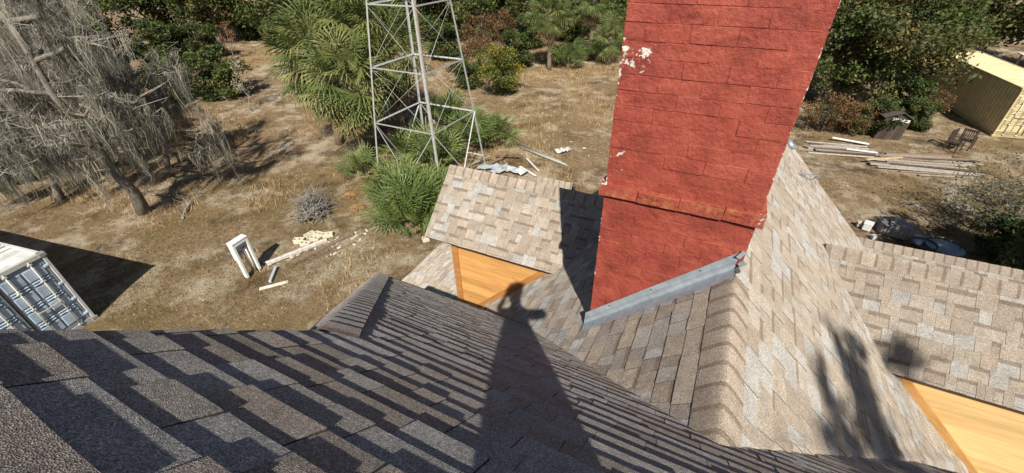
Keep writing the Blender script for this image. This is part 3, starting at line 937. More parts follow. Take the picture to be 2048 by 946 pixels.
def place(name, meshes, loc, rz, sc, label, cat, group=None, names=('trunk', 'crown')):
    e = empty(name, loc, rz); e.scale = (sc, sc, sc) if not hasattr(sc, '__len__') else sc
    for n_, me in zip(names, meshes): link(n_, me, e)
    return tag(e, label, cat, group)

GREEN_OAK = [(0.061, 0.090, 0.026), (0.085, 0.116, 0.032), (0.049, 0.070, 0.023), (0.115, 0.142, 0.043)]
GREEN_DRY = [(0.131, 0.138, 0.051), (0.169, 0.152, 0.058), (0.092, 0.102, 0.041), (0.215, 0.167, 0.072)]
GREEN_YEL = [(0.215, 0.217, 0.043), (0.154, 0.181, 0.041), (0.292, 0.246, 0.051)]
BROWN = [(.17, .095, .045), (.21, .12, .055), (.13, .08, .04)]
oakA = broadleaf(101, 9.5, 4.2, 4.0, .8, 17000, .15, GREEN_OAK, 85, .22)
oakB = broadleaf(102, 8.0, 3.4, 3.6, .5, 15000, .14, GREEN_OAK+GREEN_DRY[:1], 75, .2, stems=2)
oakC = broadleaf(103, 10.5, 4.6, 4.2, 1.2, 17000, .16, GREEN_OAK+GREEN_DRY[:2], 90, .24)
thick = broadleaf(104, 3.3, 2.2, 2.0, .1, 11000, .10, GREEN_OAK+GREEN_DRY[:2], 50, .08, stems=3)
brownb = broadleaf(105, 3.2, 1.7, 1.7, .3, 3500, .08, BROWN+GREEN_DRY[:1], 45, .05, stems=3)
yellowb = broadleaf(106, 3.4, 1.9, 1.8, .2, 9000, .085, GREEN_YEL+GREEN_OAK[3:], 50, .07, stems=3)
dryoak = broadleaf(107, 8.5, 3.4, 3.4, .4, 15000, .12, GREEN_DRY+GREEN_OAK[:2], 80, .18, stems=2)
def gp(x, y): return tuple(G(x, y)[:2])+(0,)
oaks = [oakA, oakB, oakC]
# far wood along the top of the photograph (positions in metres from the house corner)
wood = [(-62, 30, 0, 1.25, 'far left end of the wood, behind the mossy trees'), (-55, 33, 2, 1.0, 'dark round oak at the edge of the clearing, left of the orange sapling'),
        (-49.5, 36.5, 1, 1.2, 'oak behind the orange sapling at the top of the photo'), (-44.5, 41, 0, 1.15, 'oak over the dark gap at the end of the clearing'),
        (-37, 38, 1, 1.05, 'oak just left of the large cabbage palms'), (-33, 44, 2, 1.1, 'oak directly behind the large cabbage palms'),
        (-27.5, 46, 0, 1.05, 'oak seen through the top of the steel tower'), (-23, 50, 1, 1.2, 'oak right of the steel tower top'),
        (-18, 53, 2, 1.1, 'oak behind the distant palms'), (-11, 52, 0, 1.1, 'oak just left of the chimney top'),
        (-4, 50, 1, 1.2, 'oak behind the chimney top'), (3, 47, 2, 1.1, 'oak behind the right edge of the chimney'),
        (9.5, 50, 0, 1.2, 'tall oak behind the far end of the tan container'), (16, 50, 1, 1.15, 'oak above the roof of the tan container'),
        (22, 47, 2, 1.1, 'oak at the top right corner of the photo'), (-70, 20, 2, 1.2, 'oak at the far left edge behind the moss'),
        (-58, 22, 1, 1.0, 'dark oak behind the mossy branches'), (-66, 40, 0, 1.4, 'tall oak in the back row behind the far left clearing'), (-52, 46, 2, 1.4, 'tall oak in the back row above the orange sapling'),
        (-39, 52, 2, 1.35, 'tall oak in the back row behind the palms'), (-30, 58, 0, 1.4, 'tall oak in the back row behind the tower'), (-16, 62, 1, 1.5, 'tall oak in the back row left of the chimney')]
for i, (x, y, k, s, w) in enumerate(wood):
    place('oak_tree', oaks[k], (x, y, 0), i*2.399, s, w if w.startswith(('oak', 'tall', 'dark')) else 'oak at the '+w, 'tree', 'oaks of the wood around the clearing')
# right side: scrubby oaks between chimney and container
for (px, py, k, s, rz_, w) in ((1640, 205, dryoak, .92, .3, 'olive green scrub oak right beside the chimney'), (1735, 215, dryoak, 1.02, 2.1, 'olive green scrub oak behind the little dark shed'),
                               (1800, 165, oakB, .95, 1.2, 'dark oak leaning over the left end of the tan container'), (1690, 130, oakC, .95, 4.0, 'tall dark oak behind the scrub oaks at right')):
    place('scrub_oak', k, gp(px, py), rz_, s, w, 'tree', 'oaks beside the tan container')
for (px, py, s, rz_, me, nm, w) in ((445, 195, 1.05, .4, thick, 'evergreen_shrub', 'dark green rounded shrub casting shadow in the left clearing'), (350, 205, .8, 1.9, thick, 'evergreen_shrub', 'loose green shrub at the foot of the mossy branches'),
                                    (425, 118, 1.0, 3.0, thick, 'evergreen_shrub', 'low shrub at the foot of the far left oaks'), (345, 130, 1.2, 2.2, thick, 'evergreen_shrub', 'low shrub in front of the wood, behind the mossy branches'),
                                    (1005, 188, .95, .9, yellowb, 'yellow_green_bush', 'yellow green bush right of the steel tower'), (1035, 135, .9, 2.5, thick, 'evergreen_shrub', 'grey green shrub behind the yellow green bush'),
                                    (960, 108, 1.2, .2, brownb, 'brown_bush', 'rust brown bush seen right of the tower top'), (905, 72, 1.2, 1.2, brownb, 'brown_bush', 'rust brown bush behind the upper tower, farther back'), (1000, 85, 1.1, 4.2, brownb, 'brown_bush', 'brown bush between the tower and the distant palms'),
                                    (930, 175, .65, 1.0, thick, 'evergreen_shrub', 'small dark shrub just behind the right tower leg'),
                                    (1700, 268, .62, 2.0, brownb, 'brown_bush', 'dry brown brush at the foot of the scrub oak left of the shed'), (1640, 262, .7, 5.0, brownb, 'brown_bush', 'dry brown brush beside the chimney edge'),
                                    (1850, 235, .55, .0, brownb, 'brown_bush', 'dry brown brush between shed and tan container'), (570, 95, 1.0, 5.1, thick, 'evergreen_shrub', 'dark shrub at the left foot of the large palms'),
                                    (300, 290, .5, .3, thick, 'evergreen_shrub', 'low green sprouts under the mossy oak'), (60, 360, .45, 4.3, thick, 'evergreen_shrub', 'low green patch at the left edge below the moss'),
                                    (2000, 525, .5, 1.7, thick, 'evergreen_shrub', 'leafy dark green bush at the lower right edge'),
                                    (1738, 268, .6, 3.3, thick, 'evergreen_shrub', 'green scrub crowding the left side of the dark shed'), (1822, 258, .5, 1.3, thick, 'evergreen_shrub', 'green scrub at the right corner of the dark shed'), (1800, 235, .7, 2.9, thick, 'evergreen_shrub', 'green scrub right behind the dark shed'),
                                    (60, 195, 1.3, .8, thick, 'evergreen_shrub', 'dark shrub behind the moss at the upper left edge'), (150, 145, 1.5, 2.8, thick, 'evergreen_shrub', 'dark shrub behind the highest hanging moss'), (235, 165, 1.2, 4.8, thick, 'evergreen_shrub', 'dark shrub between the moss and the left clearing'), (20, 120, 1.5, 3.8, thick, 'evergreen_shrub', 'dark shrub in the far upper left corner'),
                                    (330, 262, .55, 5.5, thick, 'evergreen_shrub', 'ragged green shrub right of the leaning mossy oak'), (375, 290, .5, .5, brownb, 'brown_bush', 'brown scrub right of the mossy oak'), (300, 245, .7, 2.2, brownb, 'brown_bush', 'brown scrub behind the mossy oak trunk'),
                                    (880, 120, 1.1, 1.5, thick, 'evergreen_shrub', 'green scrub behind the middle of the tower'), (850, 60, 1.3, 3.5, thick, 'evergreen_shrub', 'dark scrub behind the upper tower'), (925, 50, 1.3, .5, thick, 'evergreen_shrub', 'dark scrub far behind the right tower leg'), (1000, 45, 1.3, 2.6, brownb, 'brown_bush', 'brown scrub before the wood right of the tower'), (960, 140, .9, 3.9, brownb, 'brown_bush', 'rust brown scrub left of the yellow green bush'),
                                    (1060, 95, 1.0, 5.9, thick, 'evergreen_shrub', 'dark scrub left of the distant palms'), (1230, 105, 1.2, .9, thick, 'evergreen_shrub', 'dark scrub beside the left chimney edge'), (1150, 80, 1.3, 4.4, thick, 'evergreen_shrub', 'dark scrub behind the distant palms'),
                                    (500, 80, 1.2, 2.0, thick, 'evergreen_shrub', 'dark scrub at the shaded end of the clearing'), (600, 70, 1.4, 1.1, thick, 'evergreen_shrub', 'dark scrub left of the palms')):
    place(nm, me, gp(px, py), rz_, s, w, 'bush', 'bushes around the yard')
# bare saplings
def bare_tree(name, loc, h, spread, seed, label, cat='tree', mat=M_TWIG, r0=.05, n=14, leaves=0, lcols=None, sub=4, lean=(0, 0), group=None):
    r = random.Random(seed); rs = np.random.default_rng(seed)
    e = empty(name, loc); m = MB(); tips = []
    top = np.array([lean[0], lean[1], h])
    pth = limb_path(r, (0, 0, -.05), top, 6, .12)
    m.tube(pth, [r0*(1-.75*i/6) for i in range(7)], 7)
    for i in range(n):
        a = pth[r.randint(2, 6)]; w = r.uniform(0, 6.283)
        b = a+np.array([math.cos(w)*spread*r.uniform(.4, 1), math.sin(w)*spread*r.uniform(.4, 1), r.uniform(.1, .55)*h*.6])
        q = limb_path(r, a, b, 5, .3)
        m.tube(q, [r0*.45*(1-.8*j/5) for j in range(6)], 5)
        for j in range(sub):
            a2 = q[r.randint(2, 5)]
            b2 = a2+np.array([r.gauss(0, 1), r.gauss(0, 1), r.gauss(.2, .7)])*spread*.35
            q2 = limb_path(r, a2, b2, 3, .3)
            m.tube(q2, [r0*.2, r0*.15, r0*.1, r0*.06], 4); tips.append(b2); tips.append(q2[2])
    o = link('trunk', m.mesh('trunk', mat), e)
    if leaves:
        T = np.array(tips); P = T[rs.integers(0, len(T), leaves)]+rs.normal(size=(leaves, 3))*.13
        cols = np.array(lcols)[rs.integers(0, len(lcols), leaves)]*rs.uniform(.7, 1.3, (leaves, 1))
        V, F, c = leaf_quads(P, .055, cols, rs)
        link('crown', mesh_np('crown', V, F, M_LEAF, c), e)
    return tag(e, label, cat, group)
bare_tree('sapling', gp(472, 118), 2.6, .8, 5, 'slender sapling with orange leaves at the edge of the wood', leaves=900, lcols=[(.34, .15, .06), (.26, .12, .05)], r0=.04)
bare_tree('sapling', gp(505, 222), 2.9, .5, 6, 'thin sapling with a pale dry seed head in the clearing', leaves=500, lcols=[(.46, .40, .28)], r0=.035, n=8)
bare_tree('sapling', gp(405, 345), 1.9, 1.0, 7, 'bare grey sapling with pale twigs in the mossy oak shade', r0=.04, n=10, lean=(.4, .3))
bare_tree('dead_bush', gp(1945, 455), 1.7, 1.6, 9, 'bare twiggy tree with grey branches near the right edge', r0=.06, n=22, leaves=1500, lcols=GREEN_DRY, sub=6, mat=M_BARK)
bare_tree('dead_bush', gp(1985, 500), 1.5, 1.3, 14, 'grey twiggy bush just beyond the far ridge at right', r0=.05, n=18, sub=7, leaves=1200, lcols=GREEN_DRY+GREEN_OAK[:2], mat=M_BARK)
bare_tree('dead_bush', gp(2035, 430), 2.0, 1.5, 10, 'bare pale branches at the right edge below the tan container', r0=.06, n=16, sub=6, leaves=500, lcols=GREEN_DRY)

# ---- Spanish moss oaks on the left
def moss_oak(name, loc, h, seed, label, limbs, spread, nstr, lean, ntw=46, trunk_r=.3, low=.15):
    r = random.Random(seed); rs = np.random.default_rng(seed)
    e = empty(name, loc); m = MB(); tw = MB()
    anchors = []
    top = np.array([lean[0], lean[1], h])
    pth = limb_path(r, (0, 0, -.15), top, 7, .12)
    rr = [trunk_r*(1-.72*i/7) for i in range(8)]; rr[0] *= 1.3
    m.tube(pth, rr, 10)
    for i in range(limbs):
        a = pth[r.randint(2, 7)]; w = r.uniform(0, 6.283)
        b = a+np.array([math.cos(w)*spread*r.uniform(.5, 1.1), math.sin(w)*spread*r.uniform(.5, 1.1), r.uniform(-.06, .28)*h])
        q = limb_path(r, a, b, 7, .35)
        m.tube(q, [trunk_r*.42*(1-.8*j/7) for j in range(8)], 6)
        anchors += q[2:]
        for j in range(ntw//limbs+2):
            a2 = q[r.randint(2, 7)]
            b2 = a2+np.array([r.gauss(0, 1), r.gauss(0, 1), r.gauss(.25, .6)])*spread*.30
            q2 = limb_path(r, a2, b2, 5, .45)
            tw.tube(q2, [.022, .019, .015, .012, .008, .004], 5); anchors += q2[1:5]
            for k in range(4):
                a3 = q2[r.randint(1, 5)]; b3 = a3+np.array([r.gauss(0, 1), r.gauss(0, 1), r.gauss(.2, .7)])*spread*.12
                tw.tube(limb_path(r, a3, b3, 3, .4), [.009, .007, .005, .003], 4)
    link('trunk', m.mesh('trunk', M_BARK), e)
    link('branches', tw.mesh('branches', M_TWIG), e)
    # hanging strands in bundles
    A = np.array(anchors)
    V = []; F = []; C = []
    nb = nstr
    which = rs.integers(0, len(A), nb)
    for q in range(nb):
        a = A[which[q]]
        if a[2] < .9: continue
        Lb = min(rs.uniform(.45, 1.1)*rs.uniform(.9, 2.4), a[2]-low)
        ns = int(rs.integers(9, 24)); wdt = rs.uniform(.05, .20)
        drift = rs.normal(size=2)*.05
        base = np.array((.35, .335, .28) if rs.random() < .75 else (.20, .195, .14))*rs.uniform(.5, 1.2)
        for s in range(ns):
            L = Lb*rs.uniform(.35, 1)
            p0 = a+np.array([rs.normal()*wdt, rs.normal()*wdt, rs.uniform(-.1, .05)])
            n = 5; hw = rs.uniform(.005, .015); an = rs.uniform(0, 3.14)
            dx, dy = math.cos(an)*hw, math.sin(an)*hw
            b0 = len(V)
            for j in range(n+1):
                t = j/n
                k = (1-.75*t)
                cx = p0[0]*1+(a[0]-p0[0])*t*.7+drift[0]*t*L+rs.normal()*.04
                cy = p0[1]*1+(a[1]-p0[1])*t*.7+drift[1]*t*L+rs.normal()*.04
                cz = p0[2]-L*t
                V.append((cx-dx*k, cy-dy*k, cz)); V.append((cx+dx*k, cy+dy*k, cz))
            c = base*rs.uniform(.75, 1.25)
            for j in range(n):
                F.append((b0+2*j, b0+2*j+1, b0+2*j+3, b0+2*j+2)); C.append(c)
    o = link('moss', mesh_np('moss', V, F, M_MOSS, C), e); tag(o, kind='stuff')
    return tag(e, label, 'tree', 'oaks hung with Spanish moss')
moss_oak('mossy_oak', gp(288, 425), 7.6, 201, 'leaning oak hung with grey Spanish moss beyond the white container', 16, 3.8, 560, (.6, -.6), 100, .22)
moss_oak('mossy_oak', gp(60, 330), 9.0, 202, 'bare mossy oak at the left edge of the photo', 12, 4.2, 560, (-1.0, 1.0), 80)
moss_oak('mossy_oak', gp(150, 215), 9.5, 203, 'mossy oak standing farther back at the upper left', 12, 4.4, 480, (1.2, .5), 70)
moss_oak('mossy_oak', (-18.5, 50, 0), 9.5, 204, 'distant oak trunk with moss between tower and distant palms', 9, 3.0, 240, (.3, .5), 40)
moss_oak('mossy_oak', gp(335, 340), 4.6, 205, 'small dead tree with hanging moss right of the leaning oak', 8, 1.9, 120, (.9, .9), 40, .14)

moss_oak('mossy_oak', gp(120, 400), 5.6, 206, 'low mossy tree nearest the white container, at the left edge', 12, 3.2, 460, (-.5, .9), 70, .16)
moss_oak('mossy_oak', gp(25, 225), 9.0, 207, 'mossy oak at the left border behind the other mossy trees', 11, 4.2, 420, (.8, 0), 60)
for (px, py, rz_, L, w) in ((345, 395, .3, 2.6, 'long fallen branch at the foot of the leaning mossy oak'), (400, 372, -.6, 2.0, 'fallen branch lying in the dappled shade'), (440, 330, 1.2, 1.8, 'fallen branch farther out in the clearing'), (375, 420, 2.4, 1.6, 'short fallen branch nearest the pump housing'), (320, 350, .9, 2.4, 'fallen branch under the hanging moss')):
    r = random.Random(px); e = empty('fallen_branch', gp(px, py), rz_); m = MB()
    pth = limb_path(r, (-L/2, 0, .06), (L/2, 0, .10), 6, .25); m.tube(pth, [.05, .045, .04, .03, .022, .015, .008], 6)
    for k in range(11):
        a = pth[r.randint(1, 6)]; m.tube(limb_path(r, a, a+np.array([r.uniform(.2, .7), r.uniform(-.6, .6), r.uniform(0, .55)]), 4, .35), [.018, .014, .010, .007, .004], 4)
    link('branch', m.mesh('branch', M_TWIG), e); tag(e, w, 'branch', 'fallen branches left of the brush heap')
# ---- palms
def fan_mesh(seed, green, R_=.95, pet=.9, n=34, droop=.35, fold=.0):
    r = random.Random(seed)
    m = MB()
    c0 = np.array(green)
    # petiole
    m.tube([(0, 0, 0), (pet*.5, 0, .02), (pet, 0, 0)], [.022, .016, .012], 4, False, tuple(np.array(green)*1.15))
    for i in range(n):
        a = (i/(n-1)-.5)*math.radians(290)
        L = R_*(1-.28*abs(a)/2.6)*r.uniform(.88, 1.08)
        ca, sa = math.cos(a), math.sin(a)
        side = np.array([-sa, ca, 0]); d = np.array([ca, sa, 0])
        o = np.array([pet, 0, 0])
        zc = .10*math.cos(a*1.2)*R_-fold*abs(math.sin(a))*R_*.5
        w = R_*2.53/(n)*.52
        col = tuple(c0*r.uniform(.75, 1.3)); tipc = tuple(c0*r.uniform(.8, 1.2)+np.array([.05, .04, .01])*r.random())
        dr = droop*r.uniform(.6, 1.4)
        p1 = o+d*L*.10
        p2 = o+d*L*.55+np.array([0, 0, zc*.8])
        p3 = o+d*L*.82+np.array([0, 0, zc*.6-dr*L*.22])
        p4 = o+d*L*(1-.12*dr)+np.array([0, 0, zc*.3-dr*L*.62])
        up = np.array([0, 0, w*.35])
        vs = [p1-side*w*.12, p1+side*w*.12, p2-side*w*.5, p2+up, p2+side*w*.5, p3-side*w*.32, p3+side*w*.32, p4]
        m.add(vs, [(0, 1, 3), (0, 3, 2), (1, 4, 3)], col); m.add(vs, [(2, 3, 5), (3, 6, 5), (3, 4, 6)], col); m.add(vs, [(5, 6, 7)], tipc)
    return m.mesh('frond', M_PALM)
fans = [fan_mesh(300+i, g, 1.05, 1.0, 26, d, f) for i, (g, d, f) in enumerate([((.125, .165, .045), .35, .2), ((.155, .185, .055), .55, .5), ((.100, .140, .040), .45, .3), ((.20, .21, .075), .7, .6)])]
deadfans = [fan_mesh(320+i, g, .9, .8, 26, 1.0, 1.2) for i, g in enumerate([(.30, .21, .11), (.24, .16, .085)])]
smallfans = [fan_mesh(340+i, g, .75, .75, 20, d, .15) for i, (g, d) in enumerate([((.12, .17, .045), .2), ((.165, .205, .060), .3), ((.095, .145, .040), .15)])]
def frond(parent, me, p, az, el, roll=0.0, s=1.0):
    o = link('frond', me, parent)
    o.rotation_mode = 'XYZ'
    o.matrix_local = Matrix.Translation(p) @ Matrix.Rotation(az, 4, 'Z') @ Matrix.Rotation(-el, 4, 'Y') @ Matrix.Rotation(roll, 4, 'X') @ Matrix.Scale(s, 4)
    return o
def cabbage_palm(loc, h, seed, label, n=38, nd_=10, sc=1.0, lean=(0, 0)):
    r = random.Random(seed)
    e = empty('cabbage_palm', loc); m = MB()
    m.tube([(lean[0]*t*h, lean[1]*t*h, -.1+t*h) for t in (0, .15, .4, .7, .95, 1.05)], [.24, .19, .17, .18, .22, .08], 12)
    for i in range(46):       # old leaf boots
        t = r.uniform(.45, 1.0); w = i*2.4; rad = .19
        p = np.array([lean[0]*t*h+math.cos(w)*rad, lean[1]*t*h+math.sin(w)*rad, t*h])
        m.bar(p, p+np.array([math.cos(w)*.16, math.sin(w)*.16, .22]), .06, .025)
    link('trunk', m.mesh('trunk', M_PBARK), e)
    top = Vector((lean[0]*h, lean[1]*h, h))
    for i in range(n):
        t = i/n
        el = math.radians(82-138*t**.85+r.uniform(-9, 9))
        frond(e, fans[r.randrange(4)], top+Vector((0, 0, .12-.3*t)), i*2.39996+r.uniform(-.2, .2), el, r.uniform(-.5, .5), sc*r.uniform(.85, 1.12))
    for i in range(nd_):
        frond(e, deadfans[r.randrange(2)], top+Vector((0, 0, -.35-.5*r.random())), i*2.4+r.random(), math.radians(r.uniform(-82, -58)), r.uniform(-.6, .6), sc*r.uniform(.8, 1.1))
    return tag(e, label, 'palm', 'cabbage palms')
b = G(735, 330)
cabbage_palm((b[0], b[1], 0), 4.2, 1, 'cabbage palm leaning over the left leg of the steel tower, dead fronds below', 46, 22, 1.3, (-.05, .03))
cabbage_palm((b[0]-3.4, b[1]+1.5, 0), 4.6, 2, 'leftmost of the large cabbage palms, hanging over the clearing', 50, 16, 1.45, (-.04, .03))
cabbage_palm((b[0]-2.2, b[1]+3.6, 0), 6.2, 3, 'tallest cabbage palm in the clump, behind the tower top left corner', 46, 12, 1.45)
cabbage_palm((b[0]-.4, b[1]+3.6, 0), 4.8, 4, 'cabbage palm half hidden behind the steel tower', 42, 14, 1.3)
b2 = G(1098, 140)
cabbage_palm((b2[0], b2[1], 0), 4.6, 5, 'distant cabbage palm with shaggy trunk left of the chimney', 40, 16, 1.15)
b2 = G(1180, 112)
cabbage_palm((b2[0], b2[1], 0), 4.9, 6, 'distant yellowish cabbage palm next to the chimney top', 36, 10, 1.1)
b2 = G(1215, 128)
cabbage_palm((b2[0], b2[1], 0), 2.3, 7, 'short distant palm close to the chimney edge', 30, 8, 1.0)
def palmetto(loc, n, seed, label, sc=1.0, h=.5, dead=2):
    r = random.Random(seed); e = empty('palmetto', loc)
    m = MB()
    for i in range(3):
        w = r.uniform(0, 6.28); m.tube([(0, 0, -.05), (math.cos(w)*.12, math.sin(w)*.12, h*.5), (math.cos(w)*.2, math.sin(w)*.2, h)], [.09, .08, .05], 7)
    link('stem', m.mesh('stem', M_PBARK), e)
    for i in range(n):
        w = i*2.39996+r.uniform(-.3, .3); el = math.radians(r.uniform(12, 80))
        frond(e, smallfans[r.randrange(3)], Vector((math.cos(w)*.15, math.sin(w)*.15, h*r.uniform(.3, 1))), w, el, r.uniform(-.6, .6), sc*r.uniform(.8, 1.25))
    for i in range(dead):
        w = r.uniform(0, 6.28)
        frond(e, deadfans[i % 2], Vector((0, 0, h*.3)), w, math.radians(r.uniform(-20, 0)), 0, sc*.7)
    return tag(e, label, 'palmetto', 'palmetto clumps by the tower')
for (px, py, n, s, h, w) in ((828, 452, 34, 1.25, .55, 'large palmetto clump in front of the tower, beside the left dormer'), (800, 405, 30, 1.2, .5, 'palmetto at the foot of the front tower legs'),
                             (868, 420, 26, 1.1, .5, 'palmetto tucked against the left dormer roof'), (870, 340, 28, 1.2, .7, 'palmetto growing up inside the tower'),
                             (735, 352, 16, .9, .3, 'sparse palmetto at the left tower leg'), (930, 300, 28, 1.15, .8, 'palmetto inside the tower near its right leg'),
                             (985, 285, 28, 1.1, .6, 'palmetto just right of the tower leg'), (905, 262, 26, 1.15, .9, 'tall palmetto behind the tower centre'), (820, 325, 24, 1.0, .7, 'palmetto under the leaning palm'),
                             (1135, 138, 26, 1.3, .8, 'distant palmetto beside the shaggy palm trunk'), (1195, 125, 20, 1.2, .6, 'distant palmetto near the chimney'), (322, 150, 18, 1.2, .6, 'palmetto at the edge of the left clearing')):
    palmetto(gp(px, py), n, px, w, s, h)
for (px, py, w, s) in ((740, 432, 'orange dry palm frond lying left of the palmetto clump', .8), (722, 405, 'pale dry palm frond lying near the brush pile', .7), (748, 295, 'withered pink brown frond below the leaning palm', .8)):
    e = empty('fallen_frond', gp(px, py)); tag(e, w, 'palm frond', 'fallen palm fronds')
    frond(e, fan_mesh(px, (.42, .25, .10), .6, .5, 24, .25, -.2), Vector((-.4, 0, .10)), px*.7, .08, 0, s)

# ---- dry grass, uncountable
def grass(name, n, xr, yr, hmin, hmax, cols, seed, thr, fs, blades=5, spread=.10, hw=.010):
    rs = np.random.default_rng(seed)
    x = rs.uniform(*xr, n); y = rs.uniform(*yr, n)
    f = np.sin(x*fs+1.1*np.sin(y*fs*.7+seed))*np.cos(y*fs*1.13+1.7*np.sin(x*fs*.53))+.35*np.sin(x*fs*3.1+y*fs*2.3)
    keep = f+rs.normal(size=n)*.25 > thr
    keep &= ~((x > -6.2) & (x < 8) & (y < 10))
    keep &= ~((x < -15.6) & (y < 2.6) & (x > -30))
    x, y = x[keep], y[keep]; n = len(x)
    X = np.repeat(x, blades)+rs.normal(size=n*blades)*spread; Y = np.repeat(y, blades)+rs.normal(size=n*blades)*spread
    k = n*blades
    h = rs.uniform(hmin, hmax, k); an = rs.uniform(0, 6.283, k); ln = rs.uniform(.2, .9, k)*h
    dx, dy = np.cos(an), np.sin(an)
    w = hw*rs.uniform(.6, 1.5, k)
    z = ground_z(X, Y)
    A = np.stack([X-dy*w, Y+dx*w, z-.01], -1); B = np.stack([X+dy*w, Y-dx*w, z-.01], -1)
    T = np.stack([X+dx*ln, Y+dy*ln, z+h], -1)
    V = np.stack([A, B, T], 1).reshape(-1, 3); F = np.arange(3*k).reshape(k, 3)
    c = np.array(cols)[rs.integers(0, len(cols), k)]*rs.uniform(.65, 1.35, (k, 1))
    tag(link(name, mesh_np(name, V, F, M_GRASS, c)), 'dry tan grass and weeds covering the yard', 'grass', kind='stuff')
TAN = [(.40, .275, .14), (.48, .35, .185), (.31, .21, .10), (.54, .41, .235)]
grass('tall_dry_grass', 52000, (-48, 4), (6, 44), .08, .26, TAN, 1, .18, .35, 6, .15, .010)
grass('short_dry_grass', 45000, (-30, 16), (2.5, 34), .02, .08, TAN+[(.20, .16, .07), (.18, .14, .06)], 2, .1, .5, 5, .12, .009)
grass('thin_green_turf', 26000, (-20, -5), (2.5, 12), .02, .06, [(.15, .145, .05), (.19, .17, .065), (.24, .19, .08)], 3, -.2, .8, 4, .08, .008)
# leaf litter and chips
rs = np.random.default_rng(5)
n = 26000
x = rs.uniform(-32, 15, n); y = rs.uniform(2.5, 34, n)
keep = ~((x > -6.2) & (x < 8) & (y < 10)); x, y = x[keep], y[keep]
P = np.stack([x, y, ground_z(x, y)+.012], -1)
lc = np.array([(.20, .12, .06), (.30, .20, .11), (.10, .06, .035), (.48, .40, .28), (.36, .25, .14)])
V, F, c = leaf_quads(P, .035, lc[rs.integers(0, 5, len(P))]*rs.uniform(.7, 1.2, (len(P), 1)), rs, 2.5, .6)
tag(link('leaf_litter', mesh_np('leaf_litter', V, F, M_GRASS, c)), 'fallen leaves and chips scattered over the yard', 'leaves', kind='stuff')

